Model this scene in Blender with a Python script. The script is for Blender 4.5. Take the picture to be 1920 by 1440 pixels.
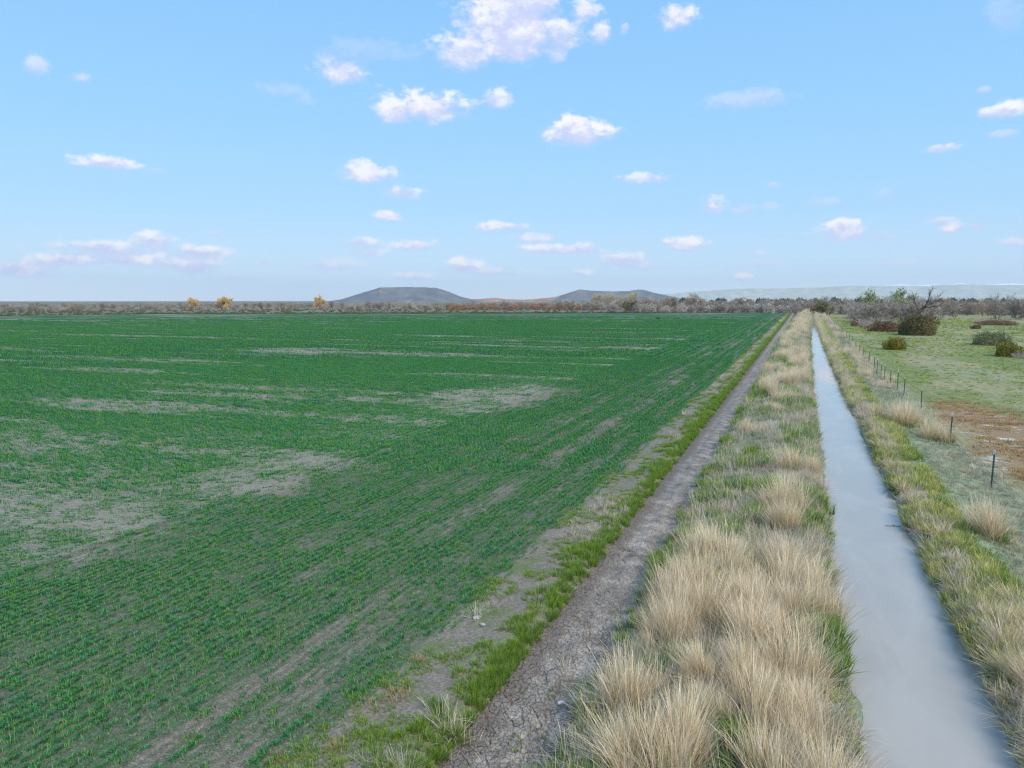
import bpy, math, random
import numpy as np
from mathutils import Vector

# ------------------------------------------------------------------ camera, sky, sun, exposure
for o in list(bpy.data.objects): bpy.data.objects.remove(o)
sc = bpy.context.scene
COL = sc.collection
R = math.radians
EXPO = 1.45
CAM_H = 6.5
F_PX = 1346.0                                   # focal length for a 1920 px wide frame
PITCH = math.atan(156 / F_PX)
YAW = math.atan(542 / math.hypot(F_PX, 156))    # the canal runs along +Y, the camera looks left of it

cam = bpy.data.cameras.new('camera'); cam_o = bpy.data.objects.new('camera', cam); COL.objects.link(cam_o)
cam.sensor_width = 36; cam.lens = 36 * F_PX / 1920; cam.clip_start = 0.1; cam.clip_end = 60000
cam_o.location = (0, 0, CAM_H); cam_o.rotation_euler = (math.pi / 2 - PITCH, 0, YAW)
sc.camera = cam_o
sc.view_settings.view_transform = 'Standard'; sc.view_settings.look = 'None'
sc.view_settings.exposure = EXPO; sc.view_settings.gamma = 1; sc.view_settings.use_curve_mapping = False
sc.cycles.use_denoising = True; sc.cycles.denoising_prefilter = 'NONE'; sc.cycles.pixel_filter_type = 'BLACKMAN_HARRIS'; sc.cycles.filter_width = 1.25
try: sc.cycles.denoiser = 'OPENIMAGEDENOISE'
except Exception: pass
sc.cycles.max_bounces = 6; sc.cycles.diffuse_bounces = 3; sc.cycles.glossy_bounces = 3
sc.cycles.transparent_max_bounces = 6; sc.cycles.volume_bounces = 0
sc.cycles.caustics_reflective = False; sc.cycles.caustics_refractive = False

SUN_EL, SUN_AZ = R(42), R(128)                  # azimuth clockwise from +Y
sun = bpy.data.lights.new('sun', 'SUN'); sun.energy = 1.5; sun.angle = R(26); sun.color = (1.0, 0.89, 0.73)
sun_o = bpy.data.objects.new('sun', sun); COL.objects.link(sun_o)
sv = Vector((math.sin(SUN_AZ) * math.cos(SUN_EL), math.cos(SUN_AZ) * math.cos(SUN_EL), math.sin(SUN_EL)))
sun_o.rotation_euler = sv.to_track_quat('Z', 'Y').to_euler()

def lin(c):
    return tuple((v / 255 / 12.92 if v / 255 <= 0.04045 else ((v / 255 + 0.055) / 1.055) ** 2.4) for v in c)
def lin4(c): return lin(c) + (1.0,)
def ray(px, py):
    x, u, d = px - 960, 720 - py, F_PX
    fw = d * math.cos(PITCH) + u * math.sin(PITCH); up = u * math.cos(PITCH) - d * math.sin(PITCH)
    return x * math.cos(YAW) - fw * math.sin(YAW), x * math.sin(YAW) + fw * math.cos(YAW), up

class NT:
    """small helper round a node tree"""
    def __init__(s, tree): s.t = tree; s.n = tree.nodes; s.l = tree.links
    def node(s, typ, **kw):
        n = s.n.new(typ)
        for k, v in kw.items(): setattr(n, k, v)
        return n
    def put(s, sock, v):
        if isinstance(v, bpy.types.NodeSocket): s.l.new(v, sock)
        elif v is not None: sock.default_value = v
    def math(s, op, a, b=None, c=None, clamp=False):
        n = s.node('ShaderNodeMath', operation=op, use_clamp=clamp)
        s.put(n.inputs[0], a); s.put(n.inputs[1], b); s.put(n.inputs[2], c)
        return n.outputs[0]
    def vmath(s, op, a, b=None, out=0):
        n = s.node('ShaderNodeVectorMath', operation=op)
        s.put(n.inputs[0], a); s.put(n.inputs[1], b)
        return n.outputs[out]
    def mixc(s, f, a, b):
        n = s.node('ShaderNodeMix', data_type='RGBA')
        s.put(n.inputs[0], f); s.put(n.inputs[6], a); s.put(n.inputs[7], b)
        return n.outputs[2]
    def mixf(s, f, a, b):
        n = s.node('ShaderNodeMix', data_type='FLOAT')
        s.put(n.inputs[0], f); s.put(n.inputs[2], a); s.put(n.inputs[3], b)
        return n.outputs[0]
    def mixv(s, f, a, b):
        n = s.node('ShaderNodeMix', data_type='VECTOR')
        s.put(n.inputs[0], f); s.put(n.inputs[4], a); s.put(n.inputs[5], b)
        return n.outputs[1]
    def smooth(s, v, lo, hi, a=0.0, b=1.0):
        n = s.node('ShaderNodeMapRange', interpolation_type='SMOOTHSTEP')
        s.put(n.inputs[0], v)
        for i, q in enumerate((lo, hi, a, b)): s.put(n.inputs[i + 1], q)
        return n.outputs[0]
    def noise(s, vec, scale, detail=4, rough=0.55, dist=0.0):
        n = s.node('ShaderNodeTexNoise')
        s.put(n.inputs['Vector'], vec); s.put(n.inputs['Scale'], scale)
        n.inputs['Detail'].default_value = detail; n.inputs['Roughness'].default_value = rough
        n.inputs['Distortion'].default_value = dist
        return n.outputs[0]
    def ramp(s, v, stops, interp='LINEAR'):
        n = s.node('ShaderNodeValToRGB'); n.color_ramp.interpolation = interp
        e = n.color_ramp.elements
        while len(e) < len(stops): e.new(0.5)
        for el, (p, c) in zip(e, stops): el.position = p; el.color = c
        s.put(n.inputs[0], v)
        return n.outputs[0]
    def attr(s, name):
        n = s.node('ShaderNodeAttribute', attribute_name=name); return n.outputs['Fac']

world = bpy.data.worlds.new('World'); sc.world = world; world.use_nodes = True
def build_sky():
    w = NT(world.node_tree); w.n.clear()
    out = w.node('ShaderNodeOutputWorld')
    tc = w.node('ShaderNodeTexCoord').outputs['Generated']
    sep = w.node('ShaderNodeSeparateXYZ'); w.put(sep.inputs[0], tc)
    az = w.math('ARCTAN2', sep.outputs[0], sep.outputs[1])
    el = w.math('ARCSINE', w.math('MINIMUM', w.math('MAXIMUM', sep.outputs[2], -1.0), 1.0))
    cmb = w.node('ShaderNodeCombineXYZ'); w.put(cmb.inputs[0], az); w.put(cmb.inputs[1], el)
    uv = cmb.outputs[0]
    sky = w.node('ShaderNodeTexSky', sky_type='NISHITA'); sky.sun_disc = False
    sky.sun_elevation = SUN_EL; sky.sun_rotation = SUN_AZ; sky.air_density = 1.0; sky.dust_density = 0.6; sky.ozone_density = 1.6
    g = 1 / 2 ** EXPO
    def c(rgb): return tuple(v * g * 1.07 for v in lin(rgb)) + (1.0,)
    t = w.math('DIVIDE', el, math.pi / 2, clamp=True)
    clear = w.ramp(t, [(0.0, c((224, 238, 255))), (0.03, c((200, 229, 255))), (0.075, c((174, 219, 255))),
                       (0.15, c((155, 211, 255))), (0.25, c((141, 200, 255))), (1.0, c((112, 172, 242)))])
    nis = w.vmath('SCALE', sky.outputs[0]); w.put(nis.node.inputs['Scale'], 0.05)
    clear = w.mixc(0.12, clear, nis)
    STR = 1.0
    def bg(col):
        b = w.node('ShaderNodeBackground'); w.put(b.inputs[0], col); b.inputs[1].default_value = STR; return b.outputs[0]
    # clouds: (x, y, half width, half height, opacity) as directions; wispy ones carry a low opacity
    CL = [(950,32,92,70,.97),(872,102,60,34,.9),(972,84,58,44,.92),(1000,5,56,28,.85),(1055,72,34,27,.85),(1097,22,27,19,.85),
      (1128,66,22,20,.85),(1046,110,17,11,.5),(1170,56,12,11,.6),(1268,35,38,23,.9),(640,137,48,25,.9),(800,204,82,30,1),
      (738,215,34,20,.95),(932,190,27,19,.85),(1087,256,74,24,1),(1072,236,32,20,1),(690,328,54,22,.95),(752,362,38,13,.85),
      (200,308,54,14,.95),(300,321,20,7,.3),(70,128,22,20,.6),(150,147,20,11,.6),(525,168,42,15,.28),(575,190,20,9,.25),
      (1210,336,52,11,.8),(1335,388,27,17,.95),(1395,393,22,9,.65),(1442,390,22,9,.4),(1450,349,16,8,.5),(1405,190,88,19,.42),
      (700,98,105,18,.22),(1535,382,48,9,.32),(1890,208,36,17,.95),(1850,214,20,9,.8),(1765,279,30,9,.75),(1877,253,28,9,.45),
      (1848,170,15,7,.45),(1580,438,48,18,.95),(1580,422,24,11,.9),(1650,447,30,11,.4),(1787,428,24,11,.85),(1765,415,24,8,.5),
      (1838,427,17,7,.45),(1893,30,40,40,.22),(725,407,30,9,.75),(925,426,38,9,.7),(970,427,26,7,.55),(405,438,18,6,.4),
      (195,467,80,13,1),(290,452,34,14,1),(128,488,70,13,1),(40,505,58,16,1),(240,489,56,11,.95),(375,475,52,13,1),
      (350,496,64,11,.85),(370,509,32,10,.95),(675,457,38,11,.6),(778,462,38,11,.85),(690,476,32,8,.5),(1005,447,44,9,.6),
      (1097,467,20,11,.95),(1040,470,62,10,.7),(1165,487,44,13,.85),(1205,501,64,9,.4),(1285,459,46,13,.9),(870,499,34,13,.95),
      (925,512,66,9,.5),(770,521,34,8,.6),(620,500,62,12,.45),(1095,514,28,7,.65),(1393,523,20,8,.8),(1420,477,18,6,.45),
      (500,494,26,5,.35),(1905,455,26,9,.5),(1690,497,60,7,.25),(1660,366,24,10,.25),(60,517,40,6,.4),(450,521,52,7,.3),(1420,497,50,6,.3)]
    clouds = []
    for x, y, hw, hh, op in CL:
        d = Vector(ray(x, y)).normalized()
        cx = math.atan2(d.x, d.y); cy = math.asin(d.z)
        k = 1 / math.hypot(F_PX, x - 960)
        lowk = 1.12 if y > 400 else 1.0
        clouds.append((cx, cy, hw * k * 1.28 * lowk, hh * k * 1.42 * lowk, min(1.0, op * (1.3 if y > 400 else 1.0))))
    sv2 = w.node('ShaderNodeVectorMath', operation='MULTIPLY'); w.put(sv2.inputs[0], uv); sv2.inputs[1].default_value = (1.0, 1.5, 1)
    n1 = w.noise(sv2.outputs[0], 30, 7, 0.58, 0.2)
    n2 = w.noise(sv2.outputs[0], 85, 6, 0.6)
    nn = w.math('ADD', w.math('MULTIPLY', n1, 0.72), w.math('MULTIPLY', n2, 0.42))       # about 0.57 in the mean
    white, low = c((249, 249, 253)), c((206, 213, 246))
    # clouds that are the same everywhere round the sky, outside this part of it too
    gn = w.noise(sv2.outputs[0], 5.5, 9, 0.6)
    def zone(cl):
        if not cl: return bg(clear)
        W = Vs = None
        for cx, cy, sx, sy, op in cl:
            m = w.node('ShaderNodeMapping', vector_type='TEXTURE'); w.put(m.inputs[0], uv)
            m.inputs['Location'].default_value = (cx, cy, -op); m.inputs['Scale'].default_value = (sx, sy, 1)
            p = m.outputs[0]
            d = w.vmath('DOT_PRODUCT', w.vmath('MULTIPLY', p, (1, 1, 0)), p, out=1)
            k = w.math('POWER', 0.03, d)                     # weight of this lobe, falls off with distance
            q = w.node('ShaderNodeVectorMath', operation='SCALE'); w.put(q.inputs[0], p); w.put(q.inputs['Scale'], k)
            W = k if W is None else w.math('ADD', W, k); Vs = q.outputs[0] if Vs is None else w.vmath('ADD', Vs, q.outputs[0])
        W = w.math('ADD', W, 1e-12)
        s = w.node('ShaderNodeSeparateXYZ'); w.put(s.inputs[0], Vs)
        v = w.math('DIVIDE', s.outputs[1], W); op = w.math('DIVIDE', s.outputs[2], W)
        d = w.math('SQRT', w.math('MAXIMUM', w.math('DIVIDE', w.math('LOGARITHM', W, math.e), math.log(0.03)), 0.0))
        d = w.math('ADD', d, w.smooth(v, -0.15, -0.9, 0.0, 0.42))
        e = w.math('ADD', w.math('SUBTRACT', 0.88, d), w.math('MULTIPLY', w.math('SUBTRACT', nn, 0.57), 2.2))
        dens = w.math('MULTIPLY', w.smooth(e, -0.05, w.smooth(v, -0.4, 0.5, 0.9, 0.5)), op, clamp=True)
        sh = w.smooth(w.math('ADD', v, w.math('MULTIPLY', w.math('SUBTRACT', nn, 0.57), 4.2)), -0.35, 0.75)
        sh = w.math('MULTIPLY', sh, w.smooth(op, 0.3, 0.95, 0.45, 0.95))
        return bg(w.mixc(dens, clear, w.mixc(sh, low, white)))
    def split(cl, x0, x1, y0, y1, depth):
        cl = [k for k in cl if k[0] + 1.9 * k[2] > x0 and k[0] - 1.9 * k[2] < x1 and k[1] + 1.9 * k[3] > y0 and k[1] - 1.9 * k[3] < y1]
        if depth == 0 or len(cl) <= 6: return zone(cl)
        m = w.node('ShaderNodeMixShader')
        if depth % 2:
            ym = sorted(k[1] for k in cl)[len(cl) // 2]
            w.put(m.inputs[0], w.math('GREATER_THAN', el, ym))
            a, b = split(cl, x0, x1, y0, ym, depth - 1), split(cl, x0, x1, ym, y1, depth - 1)
        else:
            xm = sorted(k[0] for k in cl)[len(cl) // 2]
            w.put(m.inputs[0], w.math('GREATER_THAN', az, xm))
            a, b = split(cl, x0, xm, y0, y1, depth - 1), split(cl, xm, x1, y0, y1, depth - 1)
        w.l.new(a, m.inputs[1]); w.l.new(b, m.inputs[2])
        return m.outputs[0]
    X0, X1, Y1 = -1.12, 0.34, 0.45
    det = split(clouds, X0, X1, 0, Y1, 2)
    gd = w.math('MULTIPLY', w.smooth(gn, 0.60, 0.74), w.smooth(el, 0.0, 0.06))
    rest = bg(w.mixc(gd, clear, w.mixc(w.smooth(gn, 0.62, 0.78), low, white)))
    inside = w.math('MULTIPLY', w.math('MULTIPLY', w.math('GREATER_THAN', az, X0), w.math('LESS_THAN', az, X1)),
                    w.math('LESS_THAN', el, Y1))
    m = w.node('ShaderNodeMixShader'); w.put(m.inputs[0], inside)
    w.l.new(rest, m.inputs[1]); w.l.new(det, m.inputs[2]); w.l.new(m.outputs[0], out.inputs[0])
build_sky()
world.cycles.sampling_method = 'MANUAL'; world.cycles.sample_map_resolution = 256

# ------------------------------------------------------------------ helpers
rng = np.random.default_rng(7)
def _h(ix, iy, seed):
    n = (ix.astype(np.int64) * 374761393 + iy.astype(np.int64) * 668265263 + seed * 974634777) & 0xffffffff
    n = ((n ^ (n >> 13)) * 1274126177) & 0xffffffff
    return ((n ^ (n >> 16)) & 0xffffff) / float(0xffffff)
def vnoise(x, y, seed=0):
    x = np.asarray(x, float); y = np.asarray(y, float)
    ix, iy = np.floor(x), np.floor(y); fx, fy = x - ix, y - iy
    fx = fx * fx * (3 - 2 * fx); fy = fy * fy * (3 - 2 * fy)
    a, b = _h(ix, iy, seed), _h(ix + 1, iy, seed); c, d = _h(ix, iy + 1, seed), _h(ix + 1, iy + 1, seed)
    return (a * (1 - fx) + b * fx) * (1 - fy) + (c * (1 - fx) + d * fx) * fy
def fbm(x, y, seed=0, octv=4, gain=0.5):
    s = 0; a = 1; t = 0
    for i in range(octv):
        s = s + a * vnoise(np.asarray(x) * 2 ** i, np.asarray(y) * 2 ** i, seed + i * 17); t += a; a *= gain
    return s / t
def sstep(v, a, b):
    t = np.clip((np.asarray(v, float) - a) / (b - a), 0, 1); return t * t * (3 - 2 * t)

def canal_off(Y):
    return np.interp(Y, [0, 55, 100, 125, 170, 265, 430, 520], [0, 0, .2, .42, .88, 1.95, 4.4, 4.0])
PX = [-9, -6.4, -5.7, -5.1, -4.75, -4.45, -4.0, -3.75, -3.4, -3.1, -2.7, -1.8, -.6, .35, .8, 1.02, 1.25, 2.0, 2.95, 3.12, 3.38, 3.9, 4.5, 5.3, 6.4, 7.2, 9, 14]
PZ = [0, 0, .03, .10, .07, -.08, -.13, -.08, -.13, -.06, .10, .27, .36, .34, .22, .05, -.28, -.36, -.3, .06, .26, .36, .33, .16, -.06, -.12, -.18, -.22]
def height(X, Y):
    X = np.asarray(X, float); Y = np.asarray(Y, float)
    off = canal_off(Y)
    edge = (fbm(Y * .55, Y * 0 + 3.3, 41, 4, .65) - .5) * .85 * np.where(X < 2, 1, 0) + (fbm(Y * .6, Y * 0 + 8.1, 57, 4, .65) - .5) * .85 * np.where(X >= 2, 1, 0)
    near = np.exp(-((X - off - 2.05) / 1.8) ** 2)
    s = X - off * np.clip(1 - (np.abs(X - 2) - 6) / 6, 0, 1) + edge * near
    z = np.interp(s, PX, PZ)
    bank = ((s > -3.1) & (s < .9)) | ((s > 3.3) & (s < 7))
    z = z + (fbm(X * 1.6, Y * 1.1, 5, 4) - .5) * np.where(bank, .22, 0)
    z = z + (fbm(X * .12, Y * .08, 9, 3) - .5) * np.where(s > 7, np.clip((s - 7) / 8, 0, 1) * .25, 0)
    return z

def mesh_from(name, verts, faces, attrs=None, smooth=True):
    me = bpy.data.meshes.new(name)
    verts = np.asarray(verts, np.float32); faces = np.asarray(faces, np.int32)
    me.vertices.add(len(verts)); me.vertices.foreach_set('co', verts.ravel())
    k = faces.shape[1]
    me.loops.add(faces.size); me.loops.foreach_set('vertex_index', faces.ravel())
    me.polygons.add(len(faces))
    me.polygons.foreach_set('loop_start', np.arange(len(faces), dtype=np.int32) * k)
    me.polygons.foreach_set('loop_total', np.full(len(faces), k, np.int32))
    me.polygons.foreach_set('use_smooth', np.full(len(faces), smooth))
    for an, av in (attrs or {}).items():
        a = me.attributes.new(an, 'FLOAT', 'POINT'); a.data.foreach_set('value', np.asarray(av, np.float32))
    me.update(calc_edges=True); me.validate()
    return me
def link(name, me, mat=None, parent=None, loc=None):
    o = bpy.data.objects.new(name, me); COL.objects.link(o)
    if mat is not None and me is not None and len(me.materials) == 0: me.materials.append(mat)
    if parent is not None: o.parent = parent
    if loc is not None: o.location = loc
    return o
def tag(o, label=None, cat=None, group=None, kind=None):
    if label: o['label'] = label
    if cat: o['category'] = cat
    if group: o['group'] = group
    if kind: o['kind'] = kind
    return o
def grid_mesh(name, xs2, ys2, zf, attrs=None, smooth=True):
    """xs2, ys2: 2-D arrays of equal shape"""
    n, m = xs2.shape
    Z = zf(xs2, ys2)
    v = np.stack([xs2, ys2, Z], -1).reshape(-1, 3)
    i = np.arange(n * m).reshape(n, m)
    f = np.stack([i[:-1, :-1], i[:-1, 1:], i[1:, 1:], i[1:, :-1]], -1).reshape(-1, 4)
    return mesh_from(name, v, f, attrs, smooth)

def new_mat(name):
    m = bpy.data.materials.new(name); m.use_nodes = True
    t = NT(m.node_tree); b = t.n['Principled BSDF']
    b.inputs['Roughness'].default_value = 0.9
    b.inputs['Specular IOR Level'].default_value = 0.15
    return m, t, b
def bump(t, b, h, strength=0.5, dist=0.02):
    n = t.node('ShaderNodeBump'); n.inputs['Strength'].default_value = strength; n.inputs['Distance'].default_value = dist
    t.put(n.inputs['Height'], h); t.l.new(n.outputs[0], b.inputs['Normal'])
def pos(t): return t.node('ShaderNodeNewGeometry').outputs['Position']
def scaled(t, v, s): return t.vmath('MULTIPLY', v, s)

# ------------------------------------------------------------------ the setting
def y_steps(y0, y1, d0, growth, dmax):
    ys = [y0]; d = d0
    while ys[-1] < y1: ys.append(ys[-1] + d); d = min(dmax, max(d0, (ys[-1] - 6) * growth))
    ys[-1] = y1
    return np.array(ys)

# ground sheet to the horizon
def m_ground():
    m, t, b = new_mat('sagebrush_plain'); p = pos(t)
    n = t.noise(scaled(t, p, (1, 1, 0)), .05, 6, .6); n2 = t.noise(p, .006, 4)
    c = t.ramp(n, [(.3, lin4((92, 96, 78))), (.5, lin4((118, 118, 100))), (.7, lin4((136, 130, 112)))])
    c = t.mixc(t.smooth(n2, .45, .65, 0, .6), c, lin4((104, 104, 76)))
    t.l.new(c, b.inputs['Base Color']); return m
v = [(-10400, -1400, -.55), (11400, -1400, -.55), (11400, 13100, -.55), (-10400, 13100, -.55)]
tag(link('ground', mesh_from('ground', v, [(0, 1, 2, 3)]), m_ground()), kind='structure')

# crop field ------------------------------------------------------
def y_far(X): return np.interp(X, [-520, -330, -304, -137, -6], [150, 195, 268, 350, 440])
PATCH = [(-29, 21, 11, 8, .52, 0), (-22, 33, 7, 9, .42, 0), (-45, 40, 20, 9, .40, 0), (-19, 16, 4, 7, .4, 0), (-19, 44, 4.2, 7.5, 1.0, .0), (-17.8, 38, 2.2, 3.0, .55, 0), (-17.6, 21.6, 2.6, 3.4, 1.0, 0), (-19.5, 19.0, 3.2, 2.2, .75, 0), (-33, 22.5, 5.0, 3.0, .85, 0), (-27, 18.5, 6.0, 2.2, .7, 0),
         (-22.0, 15.0, 4.4, 1.8, .95, 0), (-19, 12.8, 2.4, 1.5, .75, 0), (-25, 27, 6, 1.3, .6, 0), (-20, 31, 2.6, 3.4, .6, 0), (-26, 56, 9, 2.0, .55, 0), (-38, 34, 9, 1.3, .5, 0),
         (-30, 95, 10, 3, .5, 0), (-12.5, 26, 1.2, 6, .3, 0), (-60, 60, 18, 2.2, .45, 0), (-40, 76, 12, 2.4, .5, 0), (-55, 110, 20, 3, .35, 0)]
def bare(X, Y):
    """0 where the young crop closes the ground, 1 where the soil lies bare"""
    X = np.asarray(X, float); Y = np.asarray(Y, float)
    head = sstep(X, -17.6, -16.4)                     # headland drilled along the canal
    wx, wy = (fbm(X * .3, Y * .3, 71) - .5) * 5, (fbm(X * .3, Y * .3, 83) - .5) * 4
    v = np.zeros_like(X)
    for x, y, a, c, s, _ in PATCH:
        v = np.maximum(v, s * .80 * sstep(1.35 - np.hypot((X + wx - x) / (a * 1.3), (Y + wy - y) / (c * 1.3)), 0, .85))
    cross = fbm(X * .05, Y * .42, 13, 4)              # streaks along the cross rows
    along = fbm(X * 2.1, Y * .055, 29, 4, .7)
    st = (1 - head) * sstep(cross, .42, .72) * .72 + head * sstep(along, .45, .70) * .70
    st = st * np.where(head > .5, sstep(X, -17, -10.0) * .75 + .25, 1)
    v = np.maximum(v, st)
    for xc, hw, wt, sd in ((-7.5, .30, .60, 1), (-9.2, .50, .72, 2), (-10.5, .34, .58, 3), (-11.9, .42, .55, 4), (-13.6, .35, .40, 5), (-15.3, .3, .30, 6)):   # thin passes of the drill
        q = xc + (fbm(Y * .05, Y * 0 + sd, 301 + sd, 2) - .5) * .5
        v = np.maximum(v, wt * sstep(1.5 - np.abs(X - q) / hw, 0, 1) * (.45 + .55 * sstep(fbm(Y * .16, Y * 0 + sd * 3.1, 311, 3), .3, .6)))
    v = np.maximum(v, sstep(X, -7.0, -6.2) * .62)
    v = v + (fbm(X * 1.4, Y * 1.4, 37, 3) - .5) * .55 + (fbm(X * .35, Y * .35, 39, 3) - .45) * .5 * sstep(X, -19, -15)
    return np.clip(v, 0, 1)
def row_coord(X, Y):
    """distance across the drill rows, in metres"""
    bend = np.clip(X + 23, 0, 6)
    return np.where(X > -17, X, Y * .985 + X * .03 - bend ** 2 * .11)
def m_field():
    m, t, b = new_mat('crop_field_soil'); p = pos(t)
    bare_a, row = t.attr('bare'), t.attr('row')
    fine = t.noise(p, 9, 5, .65); clod = t.noise(p, 34, 3, .6); mid = t.noise(p, 1.3, 4, .6)
    soil = t.ramp(t.math('ADD', t.math('MULTIPLY', fine, .5), t.math('MULTIPLY', clod, .5)), [(.3, lin4((76, 68, 58))), (.5, lin4((122, 112, 100))), (.68, lin4((172, 160, 146)))])
    pale = t.ramp(t.math('ADD', t.math('MULTIPLY', fine, .5), t.math('MULTIPLY', clod, .5)), [(.3, lin4((100, 94, 82))), (.5, lin4((146, 138, 126))), (.68, lin4((190, 180, 168)))])
    spt = t.node('ShaderNodeSeparateXYZ'); t.put(spt.inputs[0], p)
    soil = t.mixc(t.smooth(spt.outputs[0], -15.5, -17.5), soil, pale)
    stk = t.noise(scaled(t, p, (.10, 1.0, 1)), .55, 6, .7); stk2 = t.noise(scaled(t, p, (.03, .35, 1)), .35, 5, .65)
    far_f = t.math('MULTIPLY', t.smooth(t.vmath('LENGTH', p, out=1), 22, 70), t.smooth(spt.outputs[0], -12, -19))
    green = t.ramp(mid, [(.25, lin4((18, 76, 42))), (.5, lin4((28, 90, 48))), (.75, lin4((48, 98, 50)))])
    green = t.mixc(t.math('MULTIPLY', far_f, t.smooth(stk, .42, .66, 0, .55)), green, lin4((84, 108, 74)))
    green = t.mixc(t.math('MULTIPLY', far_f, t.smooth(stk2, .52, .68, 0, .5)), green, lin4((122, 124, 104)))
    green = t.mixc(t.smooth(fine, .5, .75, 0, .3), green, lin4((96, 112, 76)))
    wv = t.math('SINE', t.math('MULTIPLY', row, 2 * math.pi / .19))
    wv = t.math('ADD', t.math('MULTIPLY', wv, .20), .5)
    dist = t.vmath('LENGTH', p, out=1)
    wv = t.mixf(t.smooth(dist, 25, 90), wv, .5)
    cov = t.math('ADD', t.math('MULTIPLY', bare_a, 1.05), t.math('MULTIPLY', t.math('SUBTRACT', wv, .5), .9))
    cov = t.math('ADD', cov, t.math('MULTIPLY', t.math('SUBTRACT', clod, .5), 1.5))
    # far off the plants hide the ground between the rows
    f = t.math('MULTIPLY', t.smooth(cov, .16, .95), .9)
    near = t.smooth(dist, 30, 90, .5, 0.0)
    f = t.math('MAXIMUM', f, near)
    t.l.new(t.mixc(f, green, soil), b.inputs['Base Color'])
    bump(t, b, t.math('ADD', t.math('MULTIPLY', wv, 1.2), t.math('ADD', clod, fine)), .7, .03)
    return m
tx = np.linspace(0, 1, 250); xs = -6.4 - 8 * tx - 505 * tx ** 3.4
ty = np.linspace(0, 1, 380)
X2 = np.repeat(xs[:, None], len(ty), 1)
Y2 = -4 + (30 * ty[None, :] + (y_far(X2) - 26) * ty[None, :] ** 3.2)
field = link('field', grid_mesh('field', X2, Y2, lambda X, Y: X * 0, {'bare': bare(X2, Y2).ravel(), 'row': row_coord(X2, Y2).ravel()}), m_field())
tag(field, kind='structure')

# strips along the canal: margin, track, banks, pasture ------------
ys = y_steps(-2, 445, .14, .012, 5.0)
def strip(name, xlist, mat, ysx=ys, follow=1.0, zf=height):
    xs = np.asarray(xlist)
    Yg, Xg = np.meshgrid(ysx, xs, indexing='xy')
    if follow: Xg = Xg + canal_off(Yg) * follow * np.clip(1 - (np.abs(Xg - 2) - 6) / 6, 0, 1) * (Xg > -3.2)
    o = link(name, grid_mesh(name, Xg, Yg, zf), mat); return tag(o, kind='structure')
def m_blend(name, stops_a, stops_b, scale=.8, fine=12, lo=.42, hi=.6, bs=.6):
    m, t, b = new_mat(name); p = pos(t)
    f = t.noise(p, fine, 5, .65); n = t.noise(p, scale, 5, .6)
    ca = t.ramp(f, [(.28, lin4(stops_a[0])), (.72, lin4(stops_a[1]))]); cb = t.ramp(f, [(.28, lin4(stops_b[0])), (.72, lin4(stops_b[1]))])
    t.l.new(t.mixc(t.smooth(n, lo, hi), ca, cb), b.inputs['Base Color'])
    bump(t, b, f, bs, .05); return m
strip('field_margin', np.linspace(-6.4, -4.5, 15), m_blend('weedy_margin', ((96, 88, 78), (158, 148, 136)), ((80, 94, 56), (130, 136, 98)), 1.1, 16, .42, .66))
def m_mud():
    m, t, b = new_mat('cracked_mud'); p = pos(t)
    v = t.node('ShaderNodeTexVoronoi', feature='DISTANCE_TO_EDGE'); t.put(v.inputs['Vector'], t.vmath('ADD', p, scaled(t, t.noise(p, 6, 3), (.06, .06, .06)))); v.inputs['Scale'].default_value = 9
    n = t.noise(p, 2.2, 5, .6); f = t.noise(p, 30, 4, .6)
    c = t.ramp(t.math('ADD', t.math('MULTIPLY', n, .7), t.math('MULTIPLY', f, .3)), [(.32, lin4((104, 98, 92))), (.5, lin4((144, 138, 131))), (.66, lin4((180, 174, 166)))])
    sp = t.node('ShaderNodeSeparateXYZ'); t.put(sp.inputs[0], p)
    damp = t.math('MULTIPLY', t.smooth(sp.outputs[0], -3.95, -4.3), t.smooth(n, .25, .6, .4, 1))
    c = t.mixc(t.math('MULTIPLY', damp, .62), c, lin4((90, 82, 78)))     # the wheel rut next to the grass stays damp
    t.l.new(c, b.inputs['Base Color'])
    h = t.math('ADD', t.math('MULTIPLY', t.smooth(v.outputs[0], 0, .12), 1.0), t.math('MULTIPLY', f, .5))
    bump(t, b, h, .8, .035); return m
MUD = m_mud()
def crack_z(X, Y):
    """dried plates with open cracks between them"""
    z = height(X, Y)
    jx, jy = (fbm(X * 4, Y * 4, 3, 2) - .5) * .09, (fbm(X * 4, Y * 4, 4, 2) - .5) * .09
    def vor(cs, seed):
        gx, gy = (X + jx) / cs, (Y + jy) / cs
        ix, iy = np.floor(gx), np.floor(gy); f1 = np.full(X.shape, 9.); f2 = f1.copy(); tl = np.zeros(X.shape)
        for a in (-1, 0, 1):
            for c in (-1, 0, 1):
                hx, hy = _h(ix + a, iy + c, seed), _h(ix + a, iy + c, seed + 5)
                d = np.hypot(ix + a + hx - gx, iy + c + hy - gy); tilt = _h(ix + a, iy + c, seed + 9)
                new = d < f1; f2 = np.where(new, f1, np.minimum(f2, d)); tl = np.where(new, tilt, tl); f1 = np.where(new, d, f1)
        return (f2 - f1) * cs, tl
    e1, t1 = vor(.32, 11); e2, t2 = vor(.105, 23)
    w = (.45 + .7 * fbm(X * .9, Y * .9, 15, 3)) * (1 - .5 * sstep(Y, 11, 16))
    z = z - .05 * (1 - sstep(e1, .004, .022)) * w - .034 * (1 - sstep(e2, .002, .016)) * w + t2 * .008 * w + t1 * .006
    return z + (fbm(X * 9, Y * 9, 19, 4, .7) - .5) * .03 + (fbm(X * 1.5, Y * 1.2, 21, 3) - .5) * .05
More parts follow.
